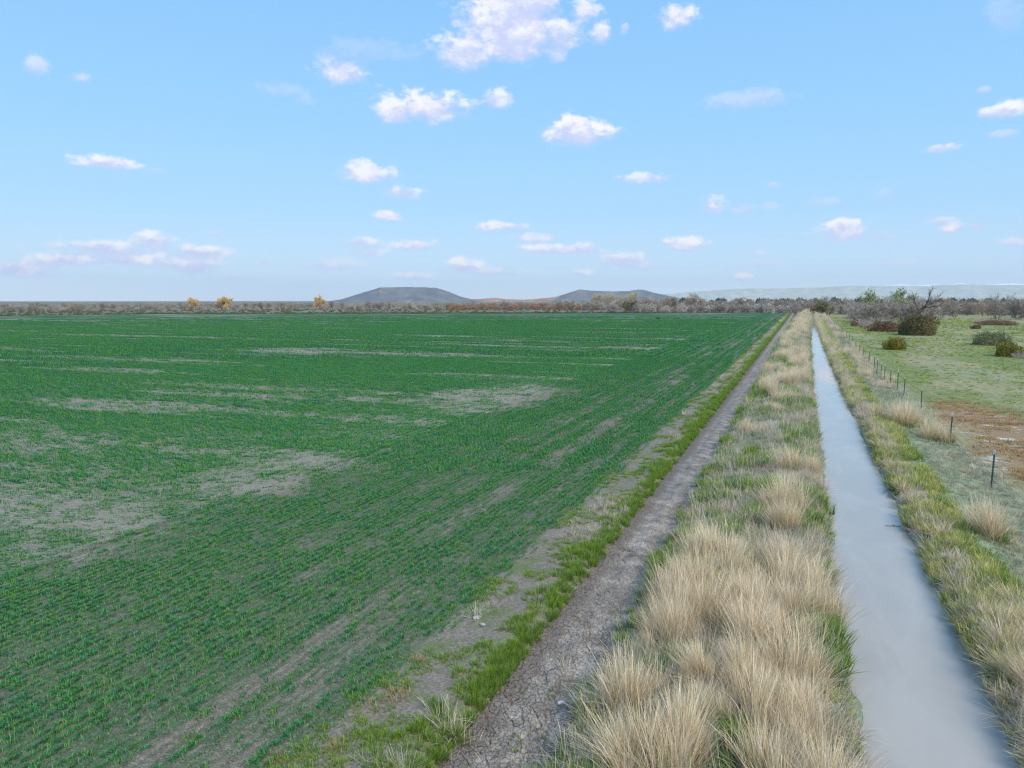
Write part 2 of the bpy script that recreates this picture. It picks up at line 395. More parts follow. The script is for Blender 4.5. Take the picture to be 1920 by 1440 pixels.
def track_mesh():
    yn = np.arange(6.5, 24, .0155); yf = y_steps(24, 445, .1, .012, 5)
    Yg, Xg = np.meshgrid(yn, np.linspace(-4.5, -3.0, 98), indexing='xy')
    a = link('dirt_track', grid_mesh('dirt_track', Xg, Yg, crack_z, None, False), MUD)
    tag(a, kind='structure')
    Yg, Xg = np.meshgrid(yf, np.linspace(-4.5, -3.0, 26), indexing='xy')
    b = link('track_bed', grid_mesh('track_bed', Xg, Yg, lambda X, Y: height(X, Y) + (fbm(X * 1.5, Y * 1.2, 21, 3) - .5) * .05 + (fbm(X * 6, Y * 6, 19, 3) - .5) * .05), MUD, a)
track_mesh()
BANK = m_blend('bank_thatch', ((96, 92, 78), (164, 158, 142)), ((72, 98, 66), (128, 146, 118)), .7, 9)
strip('canal_bank', np.linspace(-3.0, 1.35, 46), BANK)
def m_rbank():
    m, t, b = new_mat('right_bank_turf'); p = pos(t)
    sp = t.node('ShaderNodeSeparateXYZ'); t.put(sp.inputs[0], p)
    f = t.noise(p, 11, 5, .65); n = t.noise(p, .5, 5, .6); n3 = t.noise(p, 1.7, 4)
    sage = t.ramp(f, [(.28, lin4((104, 120, 92))), (.72, lin4((156, 168, 140)))])
    tan = t.ramp(f, [(.28, lin4((120, 106, 92))), (.72, lin4((176, 160, 140)))])
    grn = t.ramp(f, [(.28, lin4((80, 110, 62))), (.72, lin4((130, 152, 100)))])
    x = t.math('ADD', sp.outputs[0], t.math('MULTIPLY', t.math('SUBTRACT', n, .5), 1.6))
    c = t.mixc(t.smooth(x, 3.9, 4.5), t.mixc(t.smooth(n3, .42, .58), tan, grn), sage)
    c = t.mixc(t.math('MULTIPLY', t.smooth(n3, .5, .66), .75), c, tan)
    t.l.new(c, b.inputs['Base Color']); bump(t, b, f, .6, .05); return m
strip('canal_bank', np.linspace(2.85, 7.2, 46), m_rbank())
def m_pasture():
    m, t, b = new_mat('pasture_turf'); p = pos(t)
    sp = t.node('ShaderNodeSeparateXYZ'); t.put(sp.inputs[0], p)
    f = t.noise(p, 3.2, 6, .68); ff = t.noise(p, 16, 3, .6)
    n = t.noise(scaled(t, p, (1, .35, 1)), .10, 6, .6); n2 = t.noise(scaled(t, p, (.6, .25, 1)), .16, 5, .6, .5); far = t.smooth(sp.outputs[1], 90, 330)
    grn = t.ramp(f, [(.3, lin4((86, 102, 56))), (.5, lin4((118, 130, 78))), (.7, lin4((156, 158, 110)))])
    tan = t.ramp(f, [(.3, lin4((118, 118, 84))), (.7, lin4((178, 170, 134)))])
    gry = t.ramp(f, [(.3, lin4((120, 126, 94))), (.7, lin4((166, 166, 132)))])
    c = t.mixc(t.smooth(n, .50, .60), grn, tan); c = t.mixc(t.smooth(n2, .52, .64), c, gry)
    c = t.mixc(t.math('MULTIPLY', far, .55), c, tan)
    # salt flat by the fence: rusty dead growth with white crust
    q = t.vmath('ADD', p, scaled(t, t.noise(p, .35, 4), (6, 9, 0)))
    e = t.node('ShaderNodeMapping', vector_type='TEXTURE'); t.put(e.inputs[0], q); e.inputs['Location'].default_value = (12.6, 43.5, 0); e.inputs['Scale'].default_value = (3.6, 15, 1)
    r = t.vmath('LENGTH', t.vmath('MULTIPLY', e.outputs[0], (1, 1, 0)), out=1)
    rust = t.ramp(ff, [(.3, lin4((118, 100, 74))), (.55, lin4((156, 132, 102))), (.75, lin4((186, 166, 138)))])
    c = t.mixc(t.smooth(r, 1.05, .8), c, rust)
    crust = t.math('MULTIPLY', t.smooth(t.noise(scaled(t, p, (.55, .9, 1)), 1.1, 4, .55), .585, .66), t.smooth(r, .95, .7))
    c = t.mixc(crust, c, lin4((206, 206, 210)))
    c = t.mixc(t.math('MULTIPLY', t.smooth(t.math('ADD', sp.outputs[0], t.math('MULTIPLY', n2, 4)), 10.6, 8.8), .8), c, gry)
    t.l.new(c, b.inputs['Base Color']); bump(t, b, t.math('ADD', f, ff), .7, .07); return m
xs = 7.2 + 14 * np.linspace(0, 1, 50) + 330 * np.linspace(0, 1, 50) ** 3
strip('pasture', xs, m_pasture(), y_steps(-2, 470, .5, .02, 8))

# canal water -----------------------------------------------------
def m_water():
    m, t, b = new_mat('silty_canal_water'); p = pos(t)
    b.inputs['Base Color'].default_value = (.36, .352, .335, 1); b.inputs['Roughness'].default_value = .012
    b.inputs['IOR'].default_value = 1.34; b.inputs['Specular IOR Level'].default_value = .5
    n = t.noise(scaled(t, p, (2.2, .9, 1)), 2.2, 4, .55, .4); n2 = t.noise(scaled(t, p, (1, .5, 1)), .5, 2)
    silt = t.noise(scaled(t, p, (.8, .3, 1)), .9, 5, .6, .6)
    t.l.new(t.mixc(t.smooth(silt, .35, .7), (.36, .34, .305, 1), (.41, .388, .35, 1)), b.inputs['Base Color'])
    bump(t, b, t.math('ADD', n, t.math('MULTIPLY', n2, .6)), .10, .03); return m
yw = y_steps(-2, 445, .5, .02, 6)
Yg, Xg = np.meshgrid(yw, np.linspace(.55, 3.65, 5), indexing='xy')
tag(link('canal_water', grid_mesh('canal_water', Xg + canal_off(Yg), Yg, lambda X, Y: X * 0), m_water()), kind='structure')

# mesa, hills and mountains far off --------------------------------
def place(px, D):
    x, y, _ = ray(px, 564); k = D / math.hypot(x, y); return x * k, y * k
def top_z(px, py, D):
    """height of a thing at ground distance D that reaches up to image row py"""
    x, y, u = ray(px, py); return CAM_H + u / math.hypot(x, y) * D
def m_hill(name, a, b_, c_):
    m, t, b = new_mat(name); p = pos(t)
    n = t.noise(scaled(t, p, (1, 1, 2)), .012, 7, .62); n2 = t.noise(p, .09, 4)
    c = t.ramp(t.math('ADD', t.math('MULTIPLY', n, .75), t.math('MULTIPLY', n2, .25)), [(.34, lin4(a)), (.5, lin4(b_)), (.66, lin4(c_))])
    t.l.new(c, b.inputs['Base Color']); return m
def ridge(name, prof, D, depth, mat, seed, top=1.0, rough=3.0, n=160, mrows=26):
    """a long rise whose skyline follows prof [(px, py)], with slopes falling off to the front and back"""
    pxs = np.linspace(prof[0][0], prof[-1][0], n); pys = np.interp(pxs, [q[0] for q in prof], [q[1] for q in prof])
    V = []
    for j in range(mrows):
        s = -1 + 2 * j / (mrows - 1)
        for px, py in zip(pxs, pys):
            x, y = place(px, D); zt = max(top_z(px, py, D), 0.)
            fall = min(1.0, (1 - abs(s)) * top)
            z = zt * fall ** 1.15
            z += (float(fbm(px * .05 + s * 3, s * 4, seed, 4)) - .5) * rough * (zt > 2) * (abs(s) < .97) * min(1, zt / 20) * (1 if abs(s) > .12 else .35)
            k = 1 + s * depth / D
            V.append((x * k, y * k, z - 1.0))
    i = np.arange(n * mrows).reshape(mrows, n)
    f = np.stack([i[:-1, :-1], i[:-1, 1:], i[1:, 1:], i[1:, :-1]], -1).reshape(-1, 4)
    return tag(link(name, mesh_from(name, V, f), mat), kind='structure')
H1 = m_hill('mesa_slope', (84, 88, 94), (106, 108, 112), (134, 128, 120))
H2 = m_hill('sun_tinted_slope', (128, 96, 78), (164, 126, 104), (186, 150, 128))  # low sun on the far hill is put into its warm colour
ridge('mesa', [(600, 567), (640, 561), (668, 553), (690, 547), (706, 542.5), (711, 540), (760, 539.5), (818, 540.5), (826, 543), (842, 548), (862, 556), (885, 561), (905, 565)], 4300, 520, H1, 3, 2.1)
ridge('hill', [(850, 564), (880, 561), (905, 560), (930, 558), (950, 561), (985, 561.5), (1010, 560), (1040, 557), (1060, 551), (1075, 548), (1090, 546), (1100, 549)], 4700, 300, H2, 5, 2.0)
ridge('hill', [(1030, 566), (1055, 554), (1070, 548), (1087, 543.5), (1110, 545.5), (1150, 547), (1180, 546), (1196, 543.5), (1205, 543.5), (1225, 549), (1255, 555), (1300, 564)], 4400, 420, H1, 8, 2.0)
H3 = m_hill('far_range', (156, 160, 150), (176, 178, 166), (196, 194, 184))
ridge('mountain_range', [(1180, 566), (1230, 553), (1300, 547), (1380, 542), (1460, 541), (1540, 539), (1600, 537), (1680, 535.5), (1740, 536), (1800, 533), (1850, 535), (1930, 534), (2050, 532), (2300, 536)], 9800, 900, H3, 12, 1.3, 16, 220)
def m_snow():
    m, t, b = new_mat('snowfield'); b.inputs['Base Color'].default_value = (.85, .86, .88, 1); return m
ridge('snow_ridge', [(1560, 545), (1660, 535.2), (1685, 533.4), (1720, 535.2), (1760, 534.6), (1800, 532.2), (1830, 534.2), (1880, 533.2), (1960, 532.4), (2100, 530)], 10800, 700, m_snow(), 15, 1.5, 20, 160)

# ------------------------------------------------------------------ plant materials
def m_blade(name, base, mid, tip, alt, altw=.5):
    """grass: colour runs from base to tip, every blade and every clump a little different"""
    m, t, b = new_mat(name)
    h, r = t.attr('h'), t.attr('rnd')
    oi = t.node('ShaderNodeObjectInfo').outputs['Random']
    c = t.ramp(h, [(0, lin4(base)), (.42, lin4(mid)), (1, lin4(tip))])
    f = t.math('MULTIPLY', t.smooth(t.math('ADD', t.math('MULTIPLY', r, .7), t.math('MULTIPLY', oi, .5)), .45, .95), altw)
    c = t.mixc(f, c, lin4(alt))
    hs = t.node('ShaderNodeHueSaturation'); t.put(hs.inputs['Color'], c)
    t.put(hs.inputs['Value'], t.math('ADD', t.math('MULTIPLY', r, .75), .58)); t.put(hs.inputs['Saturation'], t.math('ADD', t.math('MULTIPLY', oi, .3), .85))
    b.inputs['Roughness'].default_value = .75
    t.l.new(hs.outputs[0], b.inputs['Base Color'])
    tr = t.node('ShaderNodeBsdfTranslucent'); t.put(tr.inputs[0], hs.outputs[0])
    mx = t.node('ShaderNodeMixShader'); mx.inputs[0].default_value = .3
    t.l.new(b.outputs[0], mx.inputs[1]); t.l.new(tr.outputs[0], mx.inputs[2])
    t.l.new(mx.outputs[0], t.n['Material Output'].inputs[0])
    return m
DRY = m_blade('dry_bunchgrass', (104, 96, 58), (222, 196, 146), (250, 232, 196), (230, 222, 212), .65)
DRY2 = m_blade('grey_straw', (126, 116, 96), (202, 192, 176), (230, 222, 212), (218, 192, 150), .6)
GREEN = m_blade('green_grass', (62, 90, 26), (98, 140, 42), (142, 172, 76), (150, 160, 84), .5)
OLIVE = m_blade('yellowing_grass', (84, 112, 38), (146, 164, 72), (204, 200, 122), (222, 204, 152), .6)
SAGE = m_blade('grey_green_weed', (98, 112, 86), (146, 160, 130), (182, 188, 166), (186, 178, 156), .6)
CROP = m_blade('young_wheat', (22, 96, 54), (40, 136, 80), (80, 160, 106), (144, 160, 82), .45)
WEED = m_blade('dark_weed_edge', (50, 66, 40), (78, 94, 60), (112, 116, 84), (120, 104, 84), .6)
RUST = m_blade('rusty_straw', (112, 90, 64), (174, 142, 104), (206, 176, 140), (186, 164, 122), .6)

def blades(n, h, spread, lean, width, seg, seed, droop=.35, lay=0.0, wind=(0, 0)):
    """one tuft of n ribbon blades; returns verts, tris, h, rnd"""
    g = np.random.default_rng(seed)
    a = g.uniform(0, 2 * math.pi, n); rr = spread * np.sqrt(g.uniform(0, 1, n))
    bx, by = rr * np.cos(a), rr * np.sin(a)
    L = h * g.uniform(.55, 1.05, n); ln = lean * (rr / max(spread, 1e-6)) * .7 + g.normal(0, lean * .45, n)
    ad = a + g.normal(0, .7, n)
    V = []; Fc = []; Hh = []; Rn = []
    rnd = g.uniform(0, 1, n)
    for i in range(n):
        d = np.array([math.cos(ad[i]) * math.sin(ln[i]) + wind[0], math.sin(ad[i]) * math.sin(ln[i]) + wind[1], max(.06, math.cos(ln[i]) * (1 - lay))])
        d /= np.linalg.norm(d); p = np.array([bx[i], by[i], -.02])
        w0 = width * g.uniform(.7, 1.3); sd = np.array([-math.sin(ad[i] + g.normal(0, .8)), math.cos(ad[i]), 0]); sd /= max(np.linalg.norm(sd), 1e-6)
        k0 = len(V); st = L[i] / seg
        for s in range(seg + 1):
            q = s / seg
            if s == seg: V.append(p.copy()); Hh.append(1.); Rn.append(rnd[i])
            else:
                wv = w0 * (1 - q * .75) * .5
                V.append(p - sd * wv); V.append(p + sd * wv); Hh += [q, q]; Rn += [rnd[i]] * 2
            d = d + np.array([math.cos(ad[i]) * droop * .4, math.sin(ad[i]) * droop * .4, -droop * q * 1.1]) * (1.6 / seg); d /= np.linalg.norm(d)
            p = p + d * st
        for s in range(seg - 1):
            k = k0 + 2 * s; Fc += [(k, k + 1, k + 3), (k, k + 3, k + 2)]
        k = k0 + 2 * (seg - 1); Fc.append((k, k + 1, k + 2))
    return np.array(V), np.array(Fc), np.array(Hh), np.array(Rn)
def tuft_mesh(name, *parts):
    vs, fs, hs, rs = [], [], [], []; k = 0
    for V, Fc, Hh, Rn in parts:
        vs.append(V); fs.append(Fc + k); hs.append(Hh); rs.append(Rn); k += len(V)
    return mesh_from(name, np.concatenate(vs), np.concatenate(fs), {'h': np.concatenate(hs), 'rnd': np.concatenate(rs)})
def proto(name, mat, *parts):
    me = tuft_mesh(name, *parts); me.materials.append(mat); return me

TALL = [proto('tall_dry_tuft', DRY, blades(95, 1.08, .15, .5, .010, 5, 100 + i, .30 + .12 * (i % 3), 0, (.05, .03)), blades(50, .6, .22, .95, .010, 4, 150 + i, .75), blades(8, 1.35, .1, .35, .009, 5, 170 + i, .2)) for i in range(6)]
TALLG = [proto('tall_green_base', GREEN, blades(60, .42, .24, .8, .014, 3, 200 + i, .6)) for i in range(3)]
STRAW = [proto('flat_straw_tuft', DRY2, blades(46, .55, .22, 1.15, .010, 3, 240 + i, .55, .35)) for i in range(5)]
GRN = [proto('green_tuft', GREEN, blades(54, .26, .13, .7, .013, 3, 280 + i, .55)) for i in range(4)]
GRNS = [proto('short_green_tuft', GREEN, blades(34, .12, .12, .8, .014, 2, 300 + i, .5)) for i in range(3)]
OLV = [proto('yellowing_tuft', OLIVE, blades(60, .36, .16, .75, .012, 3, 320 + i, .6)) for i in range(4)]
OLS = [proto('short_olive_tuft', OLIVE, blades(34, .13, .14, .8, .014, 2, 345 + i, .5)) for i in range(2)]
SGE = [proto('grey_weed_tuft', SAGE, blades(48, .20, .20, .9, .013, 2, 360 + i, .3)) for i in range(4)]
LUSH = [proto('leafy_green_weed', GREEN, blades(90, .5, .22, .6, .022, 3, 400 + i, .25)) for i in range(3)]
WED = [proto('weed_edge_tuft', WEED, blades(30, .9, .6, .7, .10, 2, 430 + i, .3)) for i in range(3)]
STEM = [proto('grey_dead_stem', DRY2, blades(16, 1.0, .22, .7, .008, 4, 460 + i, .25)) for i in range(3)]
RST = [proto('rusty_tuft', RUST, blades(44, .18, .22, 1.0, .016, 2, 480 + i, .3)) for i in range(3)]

RFLAT = [proto('rusty_flat_straw', RUST, blades(150, .24, .2, 1.35, .009, 3, 500 + i, .7, .6)) for i in range(3)]

def scatter(name, protos, P, scale, mat=None, kind='stuff', tilt=.12, rz=None, idx=None):
    """every point carries one copy of a prototype tuft, through geometry nodes"""
    P = np.asarray(P, np.float32); n = len(P)
    me = bpy.data.meshes.new(name); me.vertices.add(n); me.vertices.foreach_set('co', P.ravel())
    def at(an, typ, val, key='value'):
        a = me.attributes.new(an, typ, 'POINT'); a.data.foreach_set(key, np.asarray(val).ravel())
    g = np.random.default_rng(n)
    at('rot', 'FLOAT_VECTOR', np.stack([g.normal(0, tilt, n), g.normal(0, tilt, n), g.uniform(0, 6.283, n) if rz is None else rz], -1).astype(np.float32), 'vector')
    at('scl', 'FLOAT', np.asarray(scale, np.float32) * np.ones(n, np.float32)); at('idx', 'INT', (g.integers(0, len(protos), n) if idx is None else idx).astype(np.int32))
    o = link(name, me); tag(o, kind=kind)
    pc = bpy.data.collections.new(name + '_tufts')
    for k, pm in enumerate(protos):
        pc.objects.link(bpy.data.objects.new('%s_tuft_%02d' % (name, k), pm))
    tr = bpy.data.node_groups.new(name + '_scatter', 'GeometryNodeTree')
    tr.interface.new_socket('Geometry', in_out='INPUT', socket_type='NodeSocketGeometry'); tr.interface.new_socket('Geometry', in_out='OUTPUT', socket_type='NodeSocketGeometry')
    N, L = tr.nodes, tr.links
    gi, go = N.new('NodeGroupInput'), N.new('NodeGroupOutput')
    ci = N.new('GeometryNodeCollectionInfo'); ci.inputs[0].default_value = pc; ci.inputs['Separate Children'].default_value = True; ci.inputs['Reset Children'].default_value = True
    ip = N.new('GeometryNodeInstanceOnPoints'); ip.inputs['Pick Instance'].default_value = True
    def na(an, typ):
        q = N.new('GeometryNodeInputNamedAttribute'); q.data_type = typ; q.inputs[0].default_value = an; return q.outputs[0]
    er = N.new('FunctionNodeEulerToRotation'); L.new(na('rot', 'FLOAT_VECTOR'), er.inputs[0])
    L.new(gi.outputs[0], ip.inputs['Points']); L.new(ci.outputs[0], ip.inputs['Instance']); L.new(er.outputs[0], ip.inputs['Rotation'])
    L.new(na('scl', 'FLOAT'), ip.inputs['Scale']); L.new(na('idx', 'INT'), ip.inputs['Instance Index']); L.new(ip.outputs[0], go.inputs[0])
    md = o.modifiers.new('scatter', 'NODES'); md.node_group = tr
    return o
def pts(n, x0, x1, ya, yb, power=1.0, follow=True):
    """n points in a strip along the canal; power > 1 crowds them towards the near end"""
    x = rng.uniform(x0, x1, n); y = ya + (yb - ya) * rng.uniform(0, 1, n) ** power
    if follow: x = x + canal_off(y)
    return x, y
def keep(x, y, prob): 
    k = rng.uniform(0, 1, len(x)) < prob; return x[k], y[k]
def on_ground(x, y): return np.stack([x, y, height(x, y)], -1)
def grow(y, k=1.0): return k * np.clip(1 + (y - 25) / 130, .95, 2.6)   # far tufts stand for several

# ------------------------------------------------------------------ young crop in drill rows, near the camera
def row_piece(n, L, seed, k=1.0):
    """a short length of drilled row along X with n seedling blades"""
    g = np.random.default_rng(seed); V = np.zeros((n, 5, 3)); a = g.uniform(0, 6.283, n); ln = g.uniform(.15, 1.2, n); h = g.uniform(.045, .115, n) * k; w = g.uniform(.004, .0068, n) * k
    bx, by = g.uniform(-L / 2, L / 2, n), g.normal(0, .034, n) * k; sx, sy = -np.sin(a) * w, np.cos(a) * w
    dx, dy, dz = np.cos(a) * np.sin(ln), np.sin(a) * np.sin(ln), np.cos(ln)
    V[:, 0] = np.stack([bx - sx, by - sy, 0 * bx], -1); V[:, 1] = np.stack([bx + sx, by + sy, 0 * bx], -1)
    mx, my, mz = bx + dx * h * .5, by + dy * h * .5, dz * h * .62
    V[:, 2] = np.stack([mx - sx * .8, my - sy * .8, mz], -1); V[:, 3] = np.stack([mx + sx * .8, my + sy * .8, mz], -1)
    V[:, 4] = np.stack([bx + dx * h * 1.15, by + dy * h * 1.15, dz * h * .85], -1)
    b = np.arange(n)[:, None] * 5; Fc = np.concatenate([b + [0, 1, 3], b + [0, 3, 2], b + [2, 3, 4]])
    Hh = np.tile([0, 0, .55, .55, 1], n); Rn = np.repeat(g.uniform(0, 1, n), 5)
    return V.reshape(-1, 3), Fc, Hh, Rn
def crop():
    P, A, S, I = [], [], [], []
    protos = []
    for cls, n in enumerate((84, 44, 17)):
        for v in range(3): protos.append(proto('wheat_row_piece', CROP, row_piece(n, .27, 700 + cls * 10 + v)))
    for cls, n in enumerate((90, 46, 17)):
        for v in range(2): protos.append(proto('wheat_row_piece', CROP, row_piece(n, .5, 760 + cls * 10 + v, 1.45)))
    for cls, n in enumerate((120, 60, 22)):
        for v in range(2): protos.append(proto('wheat_row_piece', CROP, row_piece(n, 1.7, 800 + cls * 10 + v, 2.6)))
    for (d0, d1, step, gap, far) in ((5, 27, .24, .19, 0), (27, 46, .42, .19, 1), (46, 84, .60, .38, 1), (84, 330, 2.2, .95, 2)):
        X, Y = np.meshgrid(np.arange(-17, -6.0, gap), np.arange(3, 330, step)); Q1 = np.stack([X.ravel(), Y.ravel(), np.full(X.size, math.pi / 2)], -1)
        X, Y = np.meshgrid(np.arange(-d1, -17, step), np.arange(3, d1, gap)); bend = np.clip(X + 23, 0, 6)
        Q2 = np.stack([X.ravel(), ((Y - X * .03 + bend ** 2 * .11) / .985).ravel(), np.arctan(-.03 + bend * .22).ravel()], -1)
        Q = np.concatenate([Q1, Q2]); D = np.hypot(Q[:, 0], Q[:, 1]); az = np.degrees(np.arctan2(Q[:, 0], Q[:, 1]))
        Q = Q[(D > d0) & (D <= d1) & (az > -62) & (az < 20)]
        Q[:, :2] += rng.normal(0, .02, (len(Q), 2)); Q[:, 2] += rng.normal(0, .10, len(Q))
        x, y = Q[:, 0], Q[:, 1]; D = np.hypot(x, y)
        c = 1 - bare(x, y) + (fbm(x * 2.6, y * 2.6, 43, 3) - .5) * .55 + rng.normal(0, .20, len(x)) - .06 * (x > -17)
        c = np.where((rng.uniform(0, 1, len(x)) < sstep(D, 328, 170)) & (y < y_far(x) - 3), c, -1)
        cls = np.where(c > .72, 0, np.where(c > .42, 1, 2)); ok = c > .16
        idx = (cls * 3 + rng.integers(0, 3, len(x))) if not far else (9 if far == 1 else 15) + cls * 2 + rng.integers(0, 2, len(x))
        P.append(np.stack([x, y, x * 0], -1)[ok]); A.append(Q[ok, 2]); S.append((rng.uniform(.75, 1.2, len(x)) * (1.0, 1.0, 1.3, 1.25)[(5, 27, 46, 84).index(d0)])[ok]); I.append(idx[ok])
    P, A, S, I = (np.concatenate(q) for q in (P, A, S, I))
    o = scatter('young_crop', protos, P, S, rz=A + rng.integers(0, 2, len(A)) * math.pi, idx=I, tilt=.02)
    tag(o, 'short bluish green young wheat growing in drill rows on the field', 'crop'); print('CROP', len(P))
crop()

# ------------------------------------------------------------------ grass and weeds along the canal
S3 = lambda x, y, sc_, seed, lo, hi: sstep(fbm(np.asarray(x) * sc_, np.asarray(y) * sc_ * .7, seed, 3), lo, hi)
# bright green edge of the track, weedy patches of the margin
x, y = pts(13000, -5.35, -4.5, 6, 440, 2.4, False); x, y = keep(x, y, np.clip(.06 + sstep(x + (fbm(y * .8, y * 0, 62, 3) - .5) * .7, -4.98, -4.68), 0, 1) * (.55 + .45 * S3(x, y, .7, 61, .32, .56)))
a = scatter('green_grass_edge', GRN, on_ground(x, y), grow(y) * rng.uniform(.5, 1.1, len(x)) * np.where(y < 13, .8, 1))
tag(a, 'bright green grass edge running along the left of the dirt track', 'grass')
x, y = pts(13000, -6.6, -4.8, 6, 300, 2.6, False); x, y = keep(x, y, S3(x, y, 1.3, 63, .46, .6) * .75 * np.where(y < 12, .45, 1))
tag(scatter('short_weeds', GRNS, on_ground(x, y), grow(y) * rng.uniform(.45, 1.15, len(x))), 'short green weeds in patches between crop and grass edge', 'weeds')
x, y = pts(1500, -6.0, -4.7, 6, 300, 1.8, False); x, y = keep(x, y, S3(x, y, .45, 65, .5, .7))
tag(scatter('pale_straw', STRAW, on_ground(x, y), grow(y) * rng.uniform(.4, .8, len(x))), 'pale dead straw tufts leaning along the grass edge', 'straw')
x, y = pts(150, -4.2, -3.1, 8, 60, 1.8, False)
tag(scatter('track_weeds', GRNS + SGE[:1] + STRAW[:1], on_ground(x, y), rng.uniform(.3, .75, len(x))), 'small scattered weeds and straws on the cracked dirt track', 'weeds')
# left bank: grey-green mat, thatch, green tufts, tall dry bunchgrass
x, y = pts(10000, -2.9, .95, 6, 430, 2.3); x, y = keep(x, y, .25 + .75 * S3(x, y, .5, 67, .40, .6))
tag(scatter('grey_green_mat', SGE, on_ground(x, y), grow(y) * rng.uniform(.7, 1.5, len(x))), 'low grey green weeds carpeting the left canal bank', 'weeds')
x, y = pts(7500, -2.95, 1.0, 6, 430, 2.2); x, y = keep(x, y, .12 + .8 * S3(x, y, .55, 69, .44, .62))
tag(scatter('straw_thatch', STRAW, on_ground(x, y), grow(y) * rng.uniform(.6, 1.2, len(x))), 'grey flattened straw lying over the left canal bank', 'straw')
x, y = pts(9000, -3.05, 1.0, 6, 430, 2.2); x, y = keep(x, y, np.clip(S3(x, y, .6, 75, .46, .62) + .55 * sstep(x - canal_off(y), -2.1, -2.9) + .35 * sstep(x - canal_off(y), .3, .85), 0, 1) * np.where(y < 13, .45, 1))
tag(scatter('green_undergrowth', GRN + LUSH[:1], on_ground(x, y), grow(y) * rng.uniform(.6, 1.3, len(x))), 'fresh green grass coming up between dry stems on the left bank', 'grass')
TALL_BLOBS = [(-1.7, 10.2, 1.5, 2.2), (-.6, 12.5, 1.5, 2.4), (-1.6, 14.2, 1.2, 2.4), (-.3, 16, 1.0, 2.2), (-1.5, 17.4, 1.0, 1.8), (-.35, 21.5, .8, 2.6), (-.2, 26, .8, 2.4), (.2, 9.6, .9, 1.6),
    (.3, 32, .6, 3), (-1.6, 42, .9, 3.2), (-.6, 47, .8, 3), (.2, 39, .6, 3), (-1.9, 53, .9, 5), (-.4, 58, .9, 4)]
def tall_p(x, y):
    s = x - canal_off(y); v = np.zeros_like(s)
    for bx, by, ax, ay in TALL_BLOBS: v = np.maximum(v, sstep(1.25 - np.hypot((s - bx) / (ax * .78), (y - by) / (ay * .85)), 0, .5))
    return np.clip(np.where(y > 60, S3(s, y * .35, .6, 77, .43, .64), v * .95 + .05) * sstep(s, -3.0, -2.3) * sstep(s, 1.0, .6), 0, 1)
cx, cy = pts(600, -2.7, .75, 7, 430, 1.9); nx, ny = pts(44, -2.2, .4, 7.5, 18, 1.0); cx, cy = np.append(cx, nx), np.append(cy, ny); cx, cy = keep(cx, cy, tall_p(cx, cy))
cr = rng.uniform(.08, .24, len(cx)); x = np.repeat(cx, 5); y = np.repeat(cy, 5); x = x + rng.normal(0, 1, len(x)) * np.repeat(cr, 5); y = y + rng.normal(0, 1, len(y)) * np.repeat(cr, 5)
chs = np.repeat(rng.uniform(.5, 1.25, len(cx)), 5)
tag(scatter('tall_dry_grass', TALL + STEM[:1], on_ground(x, y), grow(y, .9) * chs * rng.uniform(.75, 1.1, len(x)), tilt=.2), 'mass of tall tan dry bunchgrass on the left canal bank', 'grass')
x, y = pts(900, -2.9, .95, 7, 120, 1.8); x, y = keep(x, y, tall_p(x, y) * .8)
tag(scatter('green_clump_bases', TALLG, on_ground(x, y), rng.uniform(.6, 1.2, len(x))), 'green blades at the feet of the tall dry bunchgrass', 'grass')
x, y = pts(1500, -2.7, .95, 7, 200, 2.2)
tag(scatter('dead_stems', STEM, on_ground(x, y), grow(y) * rng.uniform(.4, .9, len(x))), 'thin grey dead weed stems sticking up from the left bank', 'stems')
x, y = pts(2000, .35, .92, 7, 430, 2.2)
tag(scatter('water_edge_grass', STRAW + GRN[:2] + OLV[:2], on_ground(x, y), grow(y) * rng.uniform(.45, .95, len(x)), tilt=.4), 'straw and green grass hanging over the left water edge', 'grass')
x, y = pts(170, .25, .9, 12.5, 60, 1.5); x, y = keep(x, y, S3(x, y, .5, 79, .45, .55))
tag(scatter('leafy_weeds', LUSH, on_ground(x, y), rng.uniform(.5, .95, len(x))), 'bright leafy green weeds by the left water edge', 'weeds')
# right bank
x, y = pts(12500, 3.15, 4.6, 7, 430, 2.2); x, y = keep(x, y, .08 + .8 * S3(x, y, .8, 81, .40, .58))
tag(scatter('yellowing_grass', OLV + GRN, on_ground(x, y), grow(y) * rng.uniform(.6, 1.25, len(x))), 'yellow green grass growing along the right bank of the canal', 'grass')
x, y = pts(2400, 3.28, 3.9, 7, 430, 2.2)
tag(scatter('overhanging_straw', STRAW, on_ground(x, y), grow(y) * rng.uniform(.45, 1.0, len(x)), tilt=.4), 'pinkish grey straw hanging over the right water edge', 'straw')
x, y = pts(3000, 3.3, 4.9, 7, 24, 1.3); x, y = keep(x, y, sstep(y, 18, 12) * sstep(x, 3.2, 3.6) * .55)
x = x + .25; tag(scatter('dry_bank_grass', [TALL[0], TALL[3], STRAW[1], STRAW[2]], on_ground(x, y), rng.uniform(.4, .75, len(x)), tilt=.4), 'thick tan dry grass covering the near end of the right bank', 'grass')
x, y = pts(15000, 4.2, 7.1, 8, 400, 2.1)
tag(scatter('short_grey_turf', SGE, on_ground(x, y), grow(y) * rng.uniform(.35, .8, len(x))), 'short grey green turf on the slope between canal and fence', 'grass')
x, y = pts(4200, 3.4, 7.6, 60, 430, 1.6); x, y = keep(x, y, S3(x, y * .4, .5, 87, .42, .58))
tag(scatter('fence_side_grass', STRAW + TALL[:1] + SGE[:1], on_ground(x, y), grow(y, .6) * rng.uniform(.5, 1.1, len(x))), 'grey dry grass between the far canal and the fence', 'grass')
x, y = pts(500, 5.2, 7.4, 14, 62, 1.2); x, y = keep(x, y, S3(x, y, .35, 89, .45, .6))
